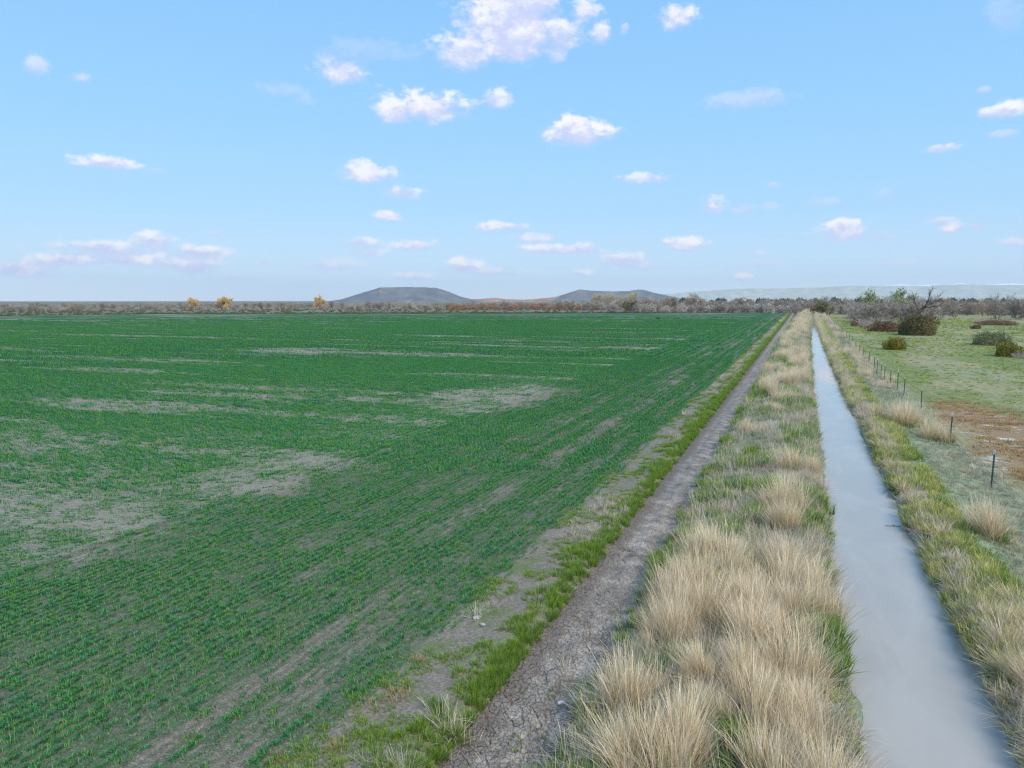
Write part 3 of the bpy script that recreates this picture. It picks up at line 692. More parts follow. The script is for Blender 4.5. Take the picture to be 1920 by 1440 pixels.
tag(scatter('slope_straw', STRAW, on_ground(x, y), rng.uniform(.4, .9, len(x))), 'pale straw patches at the foot of the slope beside the fence', 'straw')
# pasture and its rusty salt flat
x, y = pts(16000, 7.4, 60, 22, 330, 1.7, False); k = (x < y * .30 + 3); x, y = x[k], y[k]; x, y = keep(x, y, .25 + .75 * S3(x, y, .12, 93, .4, .6))
tag(scatter('pasture_grass', GRNS[:2] + OLS, on_ground(x, y), grow(y, 1.0) * rng.uniform(.7, 1.6, len(x))), 'short green and grey grass of the grazed pasture', 'grass')
x, y = pts(2600, 7.3, 13.5, 26, 60, 1.2, False); x, y = keep(x, y, sstep(1.1 - np.hypot((x - 10) / 3.4, (y - 42) / 15), 0, .3) * S3(x, y, .7, 95, .35, .6))
tag(scatter('rusty_ground_cover', RST, on_ground(x, y), rng.uniform(.6, 1.3, len(x))), 'rusty brown dead ground cover beside the fence', 'weeds')
# weedy far edge of the field and brush of the plain behind it
t_ = rng.uniform(0, 1, 2600); x = -510 + 512 * t_; y = y_far(x) + rng.uniform(-1, 7, 2600)
tag(scatter('weedy_field_edge', WED, np.stack([x, y, np.full_like(x, -.3)], -1), rng.uniform(.8, 1.8, 2600)), 'dark weedy strip along the far edge of the field', 'weeds')

# ------------------------------------------------------------------ trees and shrubs
def m_wood(name, a, b_, sc_=1.2):
    m, t, b = new_mat(name)
    p = t.node('ShaderNodeTexCoord').outputs['Object']; oi = t.node('ShaderNodeObjectInfo').outputs['Random']
    n = t.noise(p, sc_, 4, .6)
    c = t.mixc(t.smooth(t.math('ADD', n, t.math('MULTIPLY', t.math('SUBTRACT', oi, .5), .3)), .35, .65), lin4(a), lin4(b_))
    t.l.new(c, b.inputs['Base Color']); return m
def m_leaf(name, a, b_, c_, sc_=.7):
    m, t, b = new_mat(name)
    p = t.node('ShaderNodeTexCoord').outputs['Object']; r = t.attr('rnd')
    n = t.math('ADD', t.math('MULTIPLY', t.noise(p, sc_, 3, .6), .75), t.math('MULTIPLY', r, .3))
    c = t.ramp(n, [(.36, lin4(a)), (.52, lin4(b_)), (.68, lin4(c_))])
    t.l.new(c, b.inputs['Base Color'])
    tr = t.node('ShaderNodeBsdfTranslucent'); t.put(tr.inputs[0], c)
    mx = t.node('ShaderNodeMixShader'); mx.inputs[0].default_value = .3
    t.l.new(b.outputs[0], mx.inputs[1]); t.l.new(tr.outputs[0], mx.inputs[2]); t.l.new(mx.outputs[0], t.n['Material Output'].inputs[0])
    return m
class Plant:
    """collects tubes (wood), ribbons (twigs) and leaf faces"""
    def __init__(s): s.wv, s.wf, s.tv, s.tf, s.tr = [], [], [], [], []
    def tube(s, p0, p1, r0, r1, n=5):
        d = p1 - p0; d = d / max(np.linalg.norm(d), 1e-6)
        u = np.cross(d, [0, 0, 1.]); u = np.array([1., 0, 0]) if np.linalg.norm(u) < 1e-3 else u / np.linalg.norm(u); v = np.cross(d, u)
        k = len(s.wv)
        for q, r in ((p0, r0), (p1, r1)):
            for i in range(n):
                a = 2 * math.pi * i / n; s.wv.append(q + (u * math.cos(a) + v * math.sin(a)) * r)
        for i in range(n):
            j = (i + 1) % n; s.wf += [(k + i, k + j, k + n + j), (k + i, k + n + j, k + n + i)]
    def ribbon(s, p0, p1, w, g, rnd):
        d = p1 - p0; u = np.cross(d, g.normal(0, 1, 3)); u = u / max(np.linalg.norm(u), 1e-6) * w * .5
        k = len(s.tv); s.tv += [p0 - u, p0 + u, p1]; s.tf.append((k, k + 1, k + 2)); s.tr += [rnd] * 3
    def leaf(s, p, size, g, rnd):
        a, b = g.normal(0, 1, 3), g.normal(0, 1, 3); a /= np.linalg.norm(a); b = np.cross(a, b); b /= max(np.linalg.norm(b), 1e-6)
        k = len(s.tv); s.tv += [p - a * size * .5, p + b * size * .42, p + a * size * .5, p - b * size * .36]
        s.tf += [(k, k + 1, k + 2), (k, k + 2, k + 3)]; s.tr += [rnd] * 4
    def meshes(s, name, wood, twig, H):
        top = max([v[2] for v in s.tv] + [v[2] for v in s.wv]); k = H / top
        a = mesh_from(name + '_trunk', np.array(s.wv) * k, s.wf); a.materials.append(wood)
        b = mesh_from(name + '_crown', np.array(s.tv) * k, s.tf, {'rnd': s.tr}, False); b.materials.append(twig)
        return a, b
def tree(name, seed, wood, twig, H=9., stems=1, lean=0., spread=.75, up=.25, r0=.2, levels=3, kids=(5, 5, 5), twigs=7, tw=.07, tl=1.1, leaves=0, ls=.3, first=.25, tall=1.0):
    g = np.random.default_rng(seed); P = Plant()
    def grow_(p, d, L, r, lv):
        n = 4 if lv == 0 else 3; q = p; dirs = []
        for i in range(n):
            d = d + g.normal(0, .16 + .06 * lv, 3) + np.array([0, 0, up * .35]); d = d / np.linalg.norm(d)
            e = q + d * L / n; ra, rb = r * (1 - .75 * i / n), r * (1 - .75 * (i + 1) / n)
            P.tube(q, e, max(ra, .018), max(rb, .014), 6 if lv == 0 else 4 if lv == 1 else 3)
            dirs.append((q, e, d, rb)); q = e
        if lv < levels:
            for c in range(kids[lv]):
                f = first + (1 - first) * (c + g.uniform(.2, .9)) / kids[lv] if lv == 0 else g.uniform(.25, 1)
                i = min(n - 1, int(f * n)); a, e, dd, rr = dirs[i]; b = a + (e - a) * (f * n - i)
                sd = g.normal(0, 1, 3); sd[2] *= .4; sd = sd - dd * sd.dot(dd); sd /= np.linalg.norm(sd)
                nd = dd * (1 - spread * .6) + sd * spread * g.uniform(.7, 1.3); nd /= np.linalg.norm(nd)
                grow_(b, nd, L * g.uniform(.5, .75) * (1.1 - .35 * f if lv == 0 else 1), max(rr * .75, .02), lv + 1)
        if lv >= levels - 1:
            for c in range(twigs):
                f = g.uniform(.15, 1); i = min(n - 1, int(f * n)); a, e, dd, rr = dirs[i]; b = a + (e - a) * (f * n - i)
                nd = dd * .7 + g.normal(0, .55, 3) + np.array([0, 0, up]); nd /= np.linalg.norm(nd)
                t_ = b + nd * tl * g.uniform(.5, 1.2); P.ribbon(b, t_, tw, g, g.uniform())
                for _ in range(leaves): P.leaf(b + (t_ - b) * g.uniform(.2, 1.1) + g.normal(0, .15, 3), ls * g.uniform(.6, 1.4), g, g.uniform())
    for k in range(stems):
        a = 6.283 * k / stems + g.uniform(-.4, .4); o = np.array([math.cos(a), math.sin(a), 0]) * (.25 if stems > 1 else 0)
        ln = (g.uniform(.3, .75) if stems > 1 else 0)
        d = np.array([math.cos(a) * ln + lean, math.sin(a) * ln, 1.0 * tall]); d /= np.linalg.norm(d)
        grow_(o - np.array([0, 0, .3]), d, H * .55 * g.uniform(.8, 1.1), r0, 0)
    return P.meshes(name, wood, twig, H)
def shrub(name, seed, wood, twig, H, W, stems=40, leaves=2600, ls=.2, twl=.6, flat=1.0, hollow=.45, lumps=11):
    """many stems from the ground spreading into an uneven dome"""
    g = np.random.default_rng(seed); P = Plant()
    lc = [(g.uniform(-.55, .55), g.uniform(-.55, .55), g.uniform(.45, .8), g.uniform(.08, .8)) for _ in range(lumps)]
    def radius(dv):
        s = .66
        for a, b, r, z_ in lc:
            q = np.array([a, b, z_]); q /= np.linalg.norm(q); s = max(s, .66 + .40 * max(0, dv.dot(q)) ** 14 * r / .6)
        return s
    def pt(f):
        d = g.normal(0, 1, 3); d[2] = abs(d[2]) * flat; d /= np.linalg.norm(d); r = radius(d) * f
        k = 1.08 - .16 * d[2]; return np.array([d[0] * W * .5 * r * k, d[1] * W * .5 * r * k, d[2] ** .85 * H * r])
    for i in range(stems):
        e = pt(g.uniform(.7, 1.1)); b = np.array([e[0] * .25, e[1] * .25, -.1]) + np.append(g.normal(0, .12 * W * .2, 2), 0)
        m = (b + e) * .5 + np.array([0, 0, H * .12]) + g.normal(0, .06 * H, 3)
        P.tube(b, m, .035, .025, 3); P.tube(m, e, .025, .012, 3)
        for _ in range(9):
            q = m + (e - m) * g.uniform(0, 1); d = (e - b) / max(np.linalg.norm(e - b), .01) + g.normal(0, .6, 3); d /= np.linalg.norm(d)
            P.ribbon(q, q + d * twl * g.uniform(.5, 1.2), .05, g, g.uniform())
    for i in range(leaves):
        P.leaf(pt(hollow + (1.04 - hollow) * g.uniform() ** .5) + np.array([0, 0, .05]), ls * g.uniform(.6, 1.5), g, g.uniform())
    return P.meshes(name, wood, twig, H)
GREY = m_wood('grey_bark', (100, 94, 86), (144, 136, 130)); BROWN = m_wood('brown_bark', (84, 74, 64), (120, 108, 96)); PALE = m_wood('bleached_wood', (140, 134, 130), (176, 170, 166))
T_GREY = m_wood('grey_twigs', (140, 132, 124), (182, 174, 166), .5); T_BROWN = m_wood('brown_twigs', (136, 122, 106), (176, 160, 142), .5)
T_OLV = m_leaf('olive_buds', (96, 100, 68), (128, 130, 88), (152, 148, 110)); T_SUN_TINT = m_leaf('sun_tinted_leaves', (186, 146, 94), (226, 192, 138), (244, 220, 176))  # low sunlight on the three far trees is put into the gold leaf colour
T_POP = m_leaf('pale_poplar_buds', (182, 168, 138), (206, 192, 158), (222, 210, 178)); T_PGR = m_leaf('pale_green_leaves', (122, 138, 98), (150, 162, 120), (176, 180, 140))
L_RED = m_leaf('red_brown_leaves', (96, 76, 66), (126, 98, 80), (148, 122, 92)); L_MIX = m_leaf('green_brown_leaves', (100, 92, 62), (124, 106, 84), (126, 132, 76), .5)
L_YEL = m_leaf('yellow_green_leaves', (92, 96, 40), (128, 124, 52), (158, 146, 66)); L_GG = m_leaf('grey_green_leaves', (92, 104, 78), (118, 126, 92), (142, 142, 104)); L_SUN_TINT = m_leaf('sun_tinted_twigs', (146, 114, 92), (178, 142, 116), (198, 164, 136))  # the orange twig colour carries painted low sun on the far brush
L_FAR = m_leaf('dark_far_leaves', (62, 84, 70), (84, 104, 86), (110, 122, 98))

PROTO = {
 'bare_grey_a': tree('bare_grey_a', 1, GREY, T_GREY, 9, 4, 0, .8, .2, .16, 3, (4, 4, 4), 5, .08, 1.3),
 'bare_grey_b': tree('bare_grey_b', 2, GREY, T_GREY, 9, 3, 0, .95, .1, .18, 3, (5, 4, 4), 5, .08, 1.3),
 'bare_brown_a': tree('bare_brown_a', 3, BROWN, T_BROWN, 9, 2, 0, .8, .25, .2, 3, (6, 4, 4), 5, .08, 1.2),
 'bare_brown_b': tree('bare_brown_b', 4, BROWN, T_BROWN, 9, 1, .05, .9, .2, .26, 3, (9, 5, 4), 5, .08, 1.2, 0, .3, .18),
 'shrubby_grey': tree('shrubby_grey', 5, GREY, T_GREY, 7, 7, 0, .8, .15, .10, 2, (5, 5), 9, .07, 1.2),
 'olive': tree('olive', 6, BROWN, T_OLV, 9, 3, 0, .75, .25, .16, 2, (6, 5), 9, .06, 1.1, 4, .34),
 'gold': tree('gold', 7, BROWN, T_SUN_TINT, 12, 1, 0, .8, .15, .34, 2, (11, 7), 10, .06, 1.2, 8, .55, .25),  # the gold is low sunlight put into the leaf colour
 'sun_tinted_tree_b': tree('sun_tinted_tree_b', 8, BROWN, T_SUN_TINT, 12, 2, 0, .9, .12, .28, 2, (8, 7), 9, .06, 1.2, 7, .55, .3),
 'poplar': tree('poplar', 9, PALE, T_POP, 14, 3, 0, .34, .75, .16, 2, (10, 4), 8, .10, 1.5, 1, .3, .05, 4.0),
 'pale_green': tree('pale_green', 10, GREY, T_PGR, 12, 1, 0, .8, .1, .2, 2, (7, 6), 8, .06, 1.0, 4, .34, .55),
 'dead_stems': tree('dead_stems', 12, GREY, T_GREY, 10, 9, 0, .5, .35, .14, 2, (4, 4), 5, .06, 1.1),
 'red_shrub': shrub('red_shrub', 31, BROWN, L_RED, 2.6, 7.5, 40, 3200, .24),
 'mixed_shrub': shrub('mixed_shrub', 32, BROWN, L_MIX, 4.7, 8.6, 60, 5200, .28),
 'yellow_shrub': shrub('yellow_shrub', 33, BROWN, L_YEL, 2.1, 4.6, 40, 2600, .18),
 'grey_green_shrub': shrub('grey_green_shrub', 34, GREY, L_GG, 2.3, 7.6, 40, 3400, .2),
 'dark_brush': shrub('dark_brush', 35, GREY, L_RED, 2.6, 15., 90, 2600, .3, 1.6, .7),
 'grey_heap': shrub('grey_heap', 36, PALE, T_GREY, 3.0, 12., 150, 10, .2, 2.2, .6),
 'brush_sun_tinted': shrub('brush_sun_tinted', 37, BROWN, L_SUN_TINT, 4.0, 6.0, 50, 900, .4, 1.5, 1.2),
 'willow_grey': shrub('willow_grey', 38, GREY, T_GREY, 4.0, 6.5, 60, 500, .35, 1.6, 1.1),
 'far_leafy': shrub('far_leafy', 39, BROWN, L_FAR, 9.0, 9.0, 30, 1500, .8, 1.5, 1.3),
}
def dead_leaner():
    g = np.random.default_rng(5); P = Plant(); A = np.array
    trunk = [A([0, 0, -.4]), A([.5, .1, 1.6]), A([1.9, 0, 3.6]), A([3.8, -.2, 5.6]), A([5.6, .1, 7.4])]
    rad = [.55, .48, .42, .36, .30]
    for a, b, r, q in zip(trunk, trunk[1:], rad, rad[1:]): P.tube(a, b, r, q, 7)
    def limb(p, d, L, r, lv):
        for i in range(4):
            d = d + g.normal(0, .14, 3) + A([0, 0, .06]); d = d / np.linalg.norm(d); e = p + d * L / 4
            P.tube(p, e, max(r * (1 - .2 * i), .03), max(r * (.8 - .2 * i), .02), 5)
            if lv < 3:
                for _ in range(2 if i else 1):
                    nd = d + g.normal(0, .55, 3); limb(e, nd / np.linalg.norm(nd), L * g.uniform(.4, .62), r * .5, lv + 1)
            else: P.ribbon(e, e + (d + g.normal(0, .5, 3)) * .7, .05, g, .5)
            p = e
    for i, d, L, r in ((4, (.9, .1, .5), 5.5, .24), (4, (.35, -.2, 1), 5.5, .26), (3, (-.25, .2, 1), 6, .24), (3, (.5, .4, .9), 5, .2), (2, (-.9, -.2, .7), 4.5, .2), (4, (1, -.4, .15), 4, .16)):
        limb(trunk[i], A(d) / np.linalg.norm(d), L, r, 1)
    return P.meshes('dead_leaning', m_wood('dark_dead_wood', (74, 66, 62), (110, 100, 96)), T_GREY, 14)
PROTO['dead_leaning'] = dead_leaner()
def plant(name, key, px, D, top=None, label=None, cat='tree', group=None, rot=None, wide=1.0, h=None, z=None):
    x, y = place(px, D)
    if z is None: z = float(height(np.array(x), np.array(y))) if (y < 440 and x > 3) else -.5
    trunk, crown = PROTO[key]
    H = h if h else top_z(px, top, D) - z
    base = max(v.co.z for v in crown.vertices) if key not in TOPS else TOPS[key]; TOPS[key] = base
    e = bpy.data.objects.new(name, None); COL.objects.link(e); e.location = (x, y, z); k = H / base
    e.rotation_euler = (0, 0, rng.uniform(0, 6.283) if rot is None else rot); e.scale = (k * wide, k * wide, k)
    tag(e, label, cat, group)
    shrubby = cat in ('shrub', 'brush')
    link('stems' if shrubby else 'trunk', trunk, None, e); link('foliage' if shrubby else 'crown', crown, None, e)
    return e
TOPS = {}
# pasture shrubs and the big grey thicket, named one by one
plant('shrub', 'mixed_shrub', 1722, 163, None, 'large green and brown rounded shrub, biggest in the pasture', 'shrub', h=4.7)
plant('shrub', 'red_shrub', 1662, 178, None, 'low dark red brown shrub left of the large green brown one', 'shrub', h=2.7, wide=1.1)
plant('shrub', 'yellow_shrub', 1646, 184, None, 'small yellow shrub at the left end of the dark red one', 'shrub', h=2.4, wide=.6)
plant('shrub', 'yellow_shrub', 1683, 112, None, 'small yellow green dome shrub alone in the pasture', 'shrub', h=2.1)
plant('shrub', 'grey_green_shrub', 1868, 131, None, 'wide grey green shrub near the right edge', 'shrub', h=2.5, wide=1.05)
plant('shrub', 'yellow_shrub', 1898, 106, None, 'yellow green shrub in front of the wide grey green one', 'shrub', h=2.1, wide=1.05)
plant('brush_pile', 'grey_heap', 1922, 104, None, 'heap of bleached grey branches at the right frame edge', 'brush', h=1.2, wide=.7)
plant('shrub', 'dark_brush', 1874, 243, None, 'long low dark red brush far back in the pasture', 'shrub', h=2.9, rot=-.3)
plant('brush_pile', 'grey_heap', 1846, 250, None, 'pale grey branches lying over the dark red brush', 'brush', h=2.9, wide=.7)
plant('shrub', 'red_shrub', 1834, 205, None, 'tiny reddish shrub between the two larger groups', 'shrub', h=1.2, wide=.9)
plant('brush_pile', 'grey_heap', 1644, 205, None, 'tangle of fallen bleached branches before the grey thicket', 'brush', h=4.0, wide=1.0)
plant('shrub', 'red_shrub', 1612, 212, None, 'dark brown shrub at the left foot of the fallen branches', 'shrub', h=2.2, wide=.8)
for i, (px, D, tp, k, lb) in enumerate([
    (1612, 250, 560, 'shrubby_grey', 'bare grey thicket tree at the left end of the pasture clump'),
    (1640, 232, 556, 'shrubby_grey', 'bare grey thicket tree rising over the fallen branches'),
    (1668, 240, 554, 'bare_grey_a', 'bare grey thicket tree behind the dark red shrub'),
    (1702, 236, 556, 'shrubby_grey', 'bare grey thicket tree behind the large green brown shrub'),
    (1748, 246, 557, 'bare_grey_b', 'bare grey thicket tree at the right end of the pasture clump')]):
    plant('bare_tree', k, px, D, tp, lb, 'tree', 'grey thicket in the pasture', wide=1.25)
plant('dead_tree', 'dead_leaning', 1708, 228, 533, 'tall leafless tree leaning right above the grey thicket', 'tree', rot=.25)
plant('leafy_tree', 'pale_green', 1629, 300, 539, 'small pale green crown above the left of the thicket', 'tree', wide=.75)
plant('leafy_tree', 'pale_green', 1690, 320, 537, 'wide pale green crown just left of the leaning tree', 'tree', wide=.95)
plant('bare_tree', 'dead_stems', 1872, 330, 545, 'bare tree of many upright stems behind the dark red brush', 'tree')
plant('bare_tree', 'shrubby_grey', 1912, 320, 549, 'bare bushy tree at the right frame edge behind the pasture', 'tree')
plant('willow_tree', 'olive', 1540, 345, 558, 'olive budding tree beside the far end of the canal', 'tree')
plant('cottonwood', 'sun_tinted_tree_b', 364, 600, 556, 'leftmost and smallest of the three trees with painted golden sunlight', 'tree', wide=.6)
plant('cottonwood', 'sun_tinted_tree_b', 415, 600, 554.5, 'wide tree with painted golden sunlight, middle one of the three', 'tree', wide=.85)
plant('cottonwood', 'gold', 600, 580, 550, 'round tree with painted golden sunlight, standing just left of the mesa', 'tree', wide=.95)
plant('bare_tree', 'bare_brown_b', 541, 470, 566, 'small dark single tree on the plain left of the mesa', 'tree', wide=.7)
plant('bare_tree', 'shrubby_grey', 763, 430, 557, 'bare spreading tree in front of the mesa', 'tree', wide=1.2)
plant('bare_tree', 'shrubby_grey', 655, 430, 566, 'bare low tree below the left slope of the mesa', 'tree', wide=1.2)
plant('bare_tree', 'bare_brown_a', 1297, 470, 547, 'tall spreading brown tree, largest beyond the field', 'tree', wide=1.1)
plant('bare_tree', 'bare_brown_b', 1262, 465, 554, 'dark trunked tree just left of the tall spreading one', 'tree', wide=.9)
plant('bare_tree', 'bare_brown_b', 1248, 480, 554, 'narrow dark tree, second left of the tall spreading one', 'tree', wide=.7)
plant('willow_tree', 'olive', 1180, 455, 560, 'olive tree below the single tall poplar', 'tree', wide=1.3)
plant('bare_tree', 'shrubby_grey', 1147, 455, 561, 'bare grey bushy tree below the row of poplars', 'tree', wide=1.4)
for i, (px, tp) in enumerate([(1118, 545), (1129, 546), (1140, 545), (1151, 547), (1163, 549)]):
    plant('poplar_tree', 'poplar', px, 640, tp, ['tall pale poplar, leftmost of the row of five', 'tall pale poplar, second from left in the row of five', 'tall pale poplar in the middle of the row of five',
          'pale poplar, fourth from left in the row of five', 'pale poplar at the right end of the row of five'][i], 'tree', 'poplars in a row', wide=1.15)
plant('poplar_tree', 'poplar', 1188, 640, 541, 'tallest pale poplar, standing alone right of the poplar row', 'tree', wide=1.5)
# tree belts: alike trees, each its own object
def belt(n, x0, x1, d0, d1, t0, t1, keys, label, group, wide=1.15, name='bare_tree'):
    for i in range(n):
        px = x0 + (x1 - x0) * (i + rng.uniform(.1, .9)) / n
        plant(name, keys[int(rng.integers(len(keys)))], px, rng.uniform(d0, d1), rng.uniform(t0, t1), label, 'tree', group, None, wide * rng.uniform(.85, 1.25))
ALL = ['bare_grey_a', 'bare_grey_b', 'bare_brown_a', 'bare_brown_b', 'shrubby_grey']
belt(40, 1480, 2010, 400, 470, 552, 560, ALL, 'leafless grey brown tree in the dense belt behind the pasture', 'tree belt behind the pasture')
belt(26, 1490, 2010, 340, 395, 558, 567, ['shrubby_grey', 'bare_grey_a', 'bare_brown_a'], 'low bare tree at the front of the belt behind the pasture', 'front of the tree belt behind the pasture')
belt(26, 1200, 1500, 480, 560, 554, 561, ALL, 'leafless tree in the belt at the far right field edge', 'tree belt at the far field edge')
belt(16, 1040, 1230, 500, 600, 559, 563, ALL, 'low bare tree below the far hill', 'low trees below the far hill')
belt(30, 620, 1060, 560, 720, 561, 566, ALL, 'low bare brown tree in the line before the mesa', 'low trees before the mesa')
belt(44, -60, 620, 620, 820, 564.5, 567.5, ALL, 'low bare tree in the dim line along the left horizon', 'low trees along the left horizon', 1.3)
# masses nobody could count: brush of the plain, brush tinted with painted sunlight, the wood on the skyline
def mass(name, key, n, x0, x1, d0, d1, h0, h1, label):
    tr_, cr = PROTO[key]
    V1 = np.zeros(len(tr_.vertices) * 3, np.float32); tr_.vertices.foreach_get('co', V1); V2 = np.zeros(len(cr.vertices) * 3, np.float32); cr.vertices.foreach_get('co', V2)
    me = bpy.data.meshes.new(name + '_shrub'); V = np.concatenate([V1, V2]).reshape(-1, 3)
    f = [tuple(p.vertices) for p in tr_.polygons] + [tuple(i + len(tr_.vertices) for i in p.vertices) for p in cr.polygons]
    me.from_pydata(V.tolist(), [], f); me.materials.append(tr_.materials[0]); me.materials.append(cr.materials[0])
    mi = np.zeros(len(f), np.int32); mi[len(tr_.polygons):] = 1; me.polygons.foreach_set('material_index', mi)
    r = me.attributes.new('rnd', 'FLOAT', 'POINT'); r.data.foreach_set('value', rng.uniform(0, 1, len(V)).astype(np.float32))
    q = []
    for i in range(n): q.append(place(rng.uniform(x0, x1), math.sqrt(rng.uniform(d0 * d0, d1 * d1))) + (-.55,))
    zt = V[:, 2].max()
    o = scatter(name, [me], q, rng.uniform(h0, h1, n) / zt, tilt=.03); tag(o, label, 'brush'); return o
mass('plain_brush', 'willow_grey', 900, -80, 1480, 560, 1000, 2.4, 4.8, 'grey brown brush covering the plain beyond the field')
mass('sagebrush', 'grey_green_shrub', 700, -80, 1480, 430, 600, .5, 1.3, 'low grey sagebrush on the pale strip behind the field')
mass('sun_tinted_brush', 'brush_sun_tinted', 330, 840, 1130, 560, 800, 3.5, 5.6, 'brush with painted orange sunlight below the gap between the hills')
mass('belt_brush', 'willow_grey', 620, 1180, 2020, 400, 620, 4.0, 7.0, 'grey brush filling the tree belt behind canal and pasture')
mass('far_wood', 'far_leafy', 160, 1250, 2050, 900, 1500, 7.0, 13.0, 'dark green far wood showing over the tree belt')

# ------------------------------------------------------------------ wire fence beside the pasture
def m_plain(name, c, rough=.7, metal=0.0):
    m, t, b = new_mat(name); n = t.noise(t.node('ShaderNodeTexCoord').outputs['Object'], 14, 4)
    t.l.new(t.mixc(t.smooth(n, .35, .7), lin4(c), lin4(tuple(int(v * .7) for v in c))), b.inputs['Base Color']); b.inputs['Roughness'].default_value = rough; b.inputs['Metallic'].default_value = metal; return m
POST_M, TIP_M, WIRE_M = m_plain('dark_green_post_paint', (92, 116, 104), .6), m_plain('white_post_tip', (222, 226, 226), .6), m_plain('dull_wire', (92, 88, 84), .6, .4)
def box(V, Fc, x0, x1, y0, y1, z0, z1):
    k = len(V); V += [(x, y, z) for z in (z0, z1) for y in (y0, y1) for x in (x0, x1)]
    Fc += [(k, k + 2, k + 3, k + 1), (k + 4, k + 5, k + 7, k + 6), (k, k + 1, k + 5, k + 4), (k + 2, k + 6, k + 7, k + 3), (k, k + 4, k + 6, k + 2), (k + 1, k + 3, k + 7, k + 5)]
def post_meshes():
    V, Fc = [], []
    box(V, Fc, -.028, .028, -.006, .006, -.3, 1.27); box(V, Fc, -.006, .006, .0065, .05, -.3, 1.27)
    for i in range(9): box(V, Fc, -.012, .012, -.016, -.0065, .15 + .12 * i, .18 + .12 * i)
    a = mesh_from('post', V, Fc, None, False); a.materials.append(POST_M)
    V, Fc = [], []
    box(V, Fc, -.029, .029, -.007, .0068, 1.262, 1.42); box(V, Fc, -.007, .007, .007, .051, 1.262, 1.42)
    b = mesh_from('post_tip', V, Fc, None, False); b.materials.append(TIP_M); return a, b
PM, TM = post_meshes()
POSTS = [(6.5, 13), (6.55, 21), (6.56, 29.4), (6.66, 37.7), (7.1, 49.5), (6.94, 56.1), (7.0, 60.4), (6.85, 63.4), (6.7, 66.2), (6.68, 69.0), (6.62, 72.0), (6.75, 76.0), (6.92, 84.1), (7.06, 93.5), (7.1, 99.5), (7.34, 109.8), (7.6, 121.9)]
POSTS += [(7.6 + .0105 * (q - 122), q) for q in (131, 141, 151, 162, 173, 185, 197, 210, 224, 240)]
fence = bpy.data.objects.new('wire_fence', None); COL.objects.link(fence)
tag(fence, 'wire fence on thin dark metal posts with white tips beside the pasture', 'fence')
tops = []
for x, y in POSTS:
    z = float(height(np.array(x), np.array(float(y))))
    o = link('post', PM, None, fence, (x, y, z)); o.rotation_euler = (rng.normal(0, .025), rng.normal(0, .03), R(90) + rng.normal(0, .2)); o.scale = (.95, .95, rng.uniform(.93, 1.04))
    link('tip', TM, None, o); tops.append((x, y, z))
for hgt in (.35, .62, .9, 1.16):
    V, Fc = [], []
    for (a, b) in zip(tops[:-1], tops[1:]):
        for s in range(4):
            q0, q1 = s / 4, (s + 1) / 4
            P0 = [a[i] + (b[i] - a[i]) * q0 for i in range(3)]; P1 = [a[i] + (b[i] - a[i]) * q1 for i in range(3)]
            k = len(V)
            for P, q in ((P0, q0), (P1, q1)):
                zz = P[2] + hgt - .05 * 4 * q * (1 - q)
                V += [(P[0] - .034, P[1], zz + .004), (P[0] - .030, P[1], zz - .003), (P[0] - .038, P[1], zz - .003)]
            for i in range(3): j = (i + 1) % 3; Fc.append((k + i, k + j, k + 3 + j, k + 3 + i))
    link('wire', mesh_from('wire', V, Fc), WIRE_M, fence)

# ------------------------------------------------------------------ single clumps, stones and litter
def g_at(px, py, z=0.):
    x, y, u = ray(px, py); k = (z - CAM_H) / u; return x * k, y * k
def clump(px, py, s, label, kinds=(TALL[0], TALLG[0]), z0=.3, name='grass_clump', cat='grass clump', group=None, n=5, sp=.3):
    x, y = g_at(px, py, z0)
    e = bpy.data.objects.new(name, None); COL.objects.link(e); e.location = (x, y, 0); tag(e, label, cat, group)
    for i in range(n):
        dx, dy = rng.normal(0, sp * s, 2) if i else (0, 0); zz = float(height(np.array(x + dx), np.array(y + dy)))
        for km, kn in zip(kinds, ('dry_blades', 'green_blades')):
            o = link(kn, km, None, e, (dx, dy, zz - .02)); o.scale = (s, s, s * rng.uniform(.85, 1.1)); o.rotation_euler = (rng.normal(0, .12), rng.normal(0, .12), rng.uniform(0, 6.28))
    return e
clump(1868, 1008, 1.15, 'lone tan bunchgrass clump with green base on the right slope', n=6, sp=.24)
clump(1686, 792, 1.45, 'largest pale bunchgrass clump on the right bank beside the fence', n=14, sp=.42)
clump(1752, 812, 1.15, 'pinkish bunchgrass clump in front of the third nearest fence post', n=9, sp=.4)
clump(1905, 985, .55, 'small yellow green weed clump right of the lone bunchgrass clump', (OLV[1], GRN[1]), n=4)
clump(1428, 1330, .8, 'green based bunchgrass clump near the bottom of the left bank', (TALL[3], TALLG[1]), n=3, sp=.15)
clump(1380, 1400, .9, 'bright green spiky clump at the bottom among dry grass', (LUSH[1], TALLG[2]), n=2, sp=.12)
clump(1462, 832, .6, 'small lone clump on the grey green part of the left bank', (TALL[4], TALLG[0]), n=2, sp=.12)
clump(1468, 960, 1.15, 'tall upright tan clump beside the water on the left bank', (TALL[2], TALLG[1]), n=6, sp=.3)
clump(850, 1375, .95, 'tuft of pale stalks over green grass at the track edge', (STRAW[0], GRN[2]), z0=.05, n=4, sp=.25)
for px, py, s, lb in [(695, 1325, .9, 'flat rusty straw clump on the bare soil beside the crop'), (752, 1310, 1.25, 'largest rusty straw clump, on top of a green tuft'), (790, 1242, .8, 'small rusty straw clump farthest up the margin'),
                      (520, 1422, .8, 'rusty straw clump at the bottom edge of the crop'), (628, 1410, .9, 'faint straw clump near the bottom of the margin')]:
    x, y = g_at(px, py); o = link('straw_clump', RFLAT[int(rng.integers(3))], None, None, (x, y, float(height(np.array(x), np.array(y))))); o.scale = (s * .8, s * .8, s); tag(o, lb, 'straw')
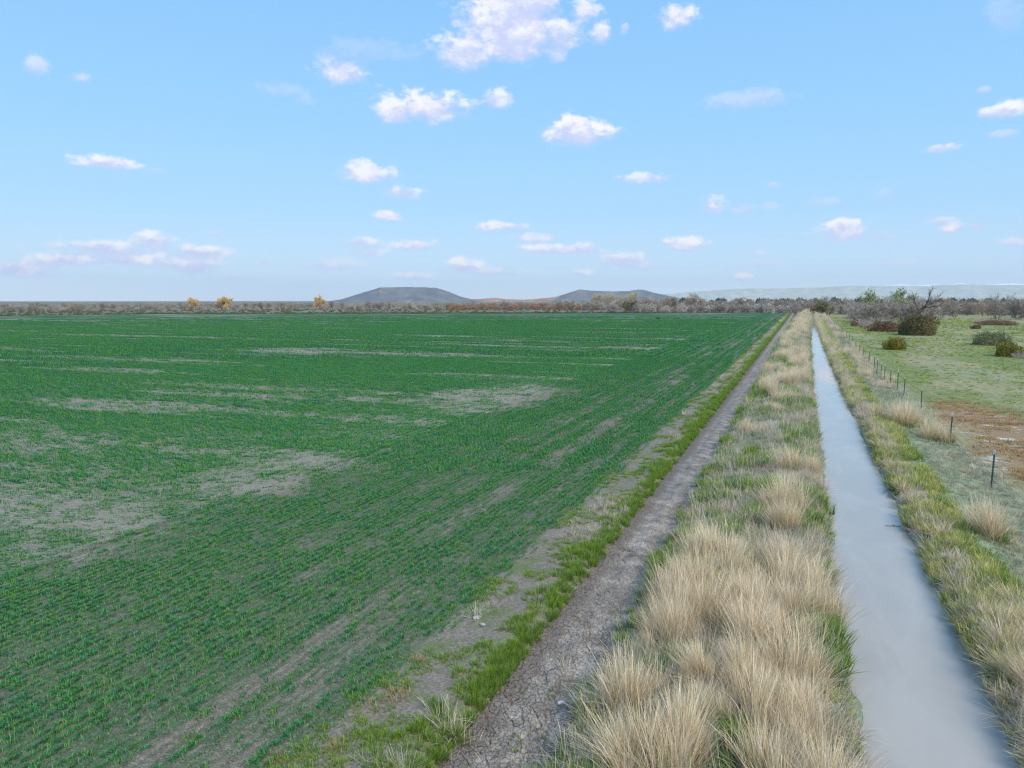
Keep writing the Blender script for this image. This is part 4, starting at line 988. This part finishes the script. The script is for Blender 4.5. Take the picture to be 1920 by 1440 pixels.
x, y = g_at(298, 833); o = link('dead_weed', RFLAT[0], None, None, (x, y, 0)); o.scale = (1.5, 1.2, 1.6); tag(o, 'orange brown dead weed lying alone in the field', 'dead weed')
def stone(px, py, s, label, c, name='stone', z0=0., cat='stone'):
    import bmesh
    bm = bmesh.new(); bmesh.ops.create_icosphere(bm, subdivisions=2, radius=1)
    for v in bm.verts:
        k = 1 + (float(fbm(v.co.x * 1.5 + px, v.co.y * 1.5 + v.co.z * 2, 3, 2)) - .5) * .6; v.co = Vector((v.co.x * k * s, v.co.y * k * s * .6, v.co.z * k * s * .45))
    me = bpy.data.meshes.new(name); bm.to_mesh(me); bm.free()
    x, y = g_at(px, py, z0); o = link(name, me, m_plain(name + '_surface', c, .9), None, (x, y, float(height(np.array(x), np.array(y))) + s * .25)); o.rotation_euler = (0, 0, rng.uniform(0, 3)); tag(o, label, cat)
stone(895, 1162, .10, 'pale grey stone in the weeds at the field margin', (172, 168, 166))
stone(905, 1176, .08, 'second pale stone below the first one in the weeds', (176, 170, 168))
stone(1052, 1316, .07, 'small whitish stone lying on the cracked track under the grass', (206, 204, 204), z0=-.1)
stone(1234, 598, .8, 'dark clod standing out near the far end of the field', (58, 56, 50), 'clod', 0., 'clod')
x, y = g_at(1674, 986, .01)
V, Fc = [], []; box(V, Fc, -.22, .2, -.008, .008, -.006, .012); box(V, Fc, .05, .065, .009, .12, -.004, .01)
o = link('twig', mesh_from('twig', V, Fc, None, False), BROWN, None, (x, y, 0)); o.rotation_euler = (0, 0, .3); tag(o, 'dark twig floating in the middle of the canal', 'twig')

# ------------------------------------------------------------------ the air
def haze():
    V, Fc = [], []; box(V, Fc, -10500, 11500, -1500, 13200, -1.8, 400)
    m = bpy.data.materials.new('haze_air'); m.use_nodes = True; t = NT(m.node_tree); t.n.clear()
    o = t.node('ShaderNodeOutputMaterial'); p = t.node('ShaderNodeVolumePrincipled')
    p.inputs['Color'].default_value = (.64, .84, 1.0, 1); p.inputs['Density'].default_value = 5.2e-5; p.inputs['Anisotropy'].default_value = .0
    t.l.new(p.outputs[0], o.inputs['Volume'])
    tag(link('haze', mesh_from('haze', V, Fc, None, False), m), kind='stuff')
haze()
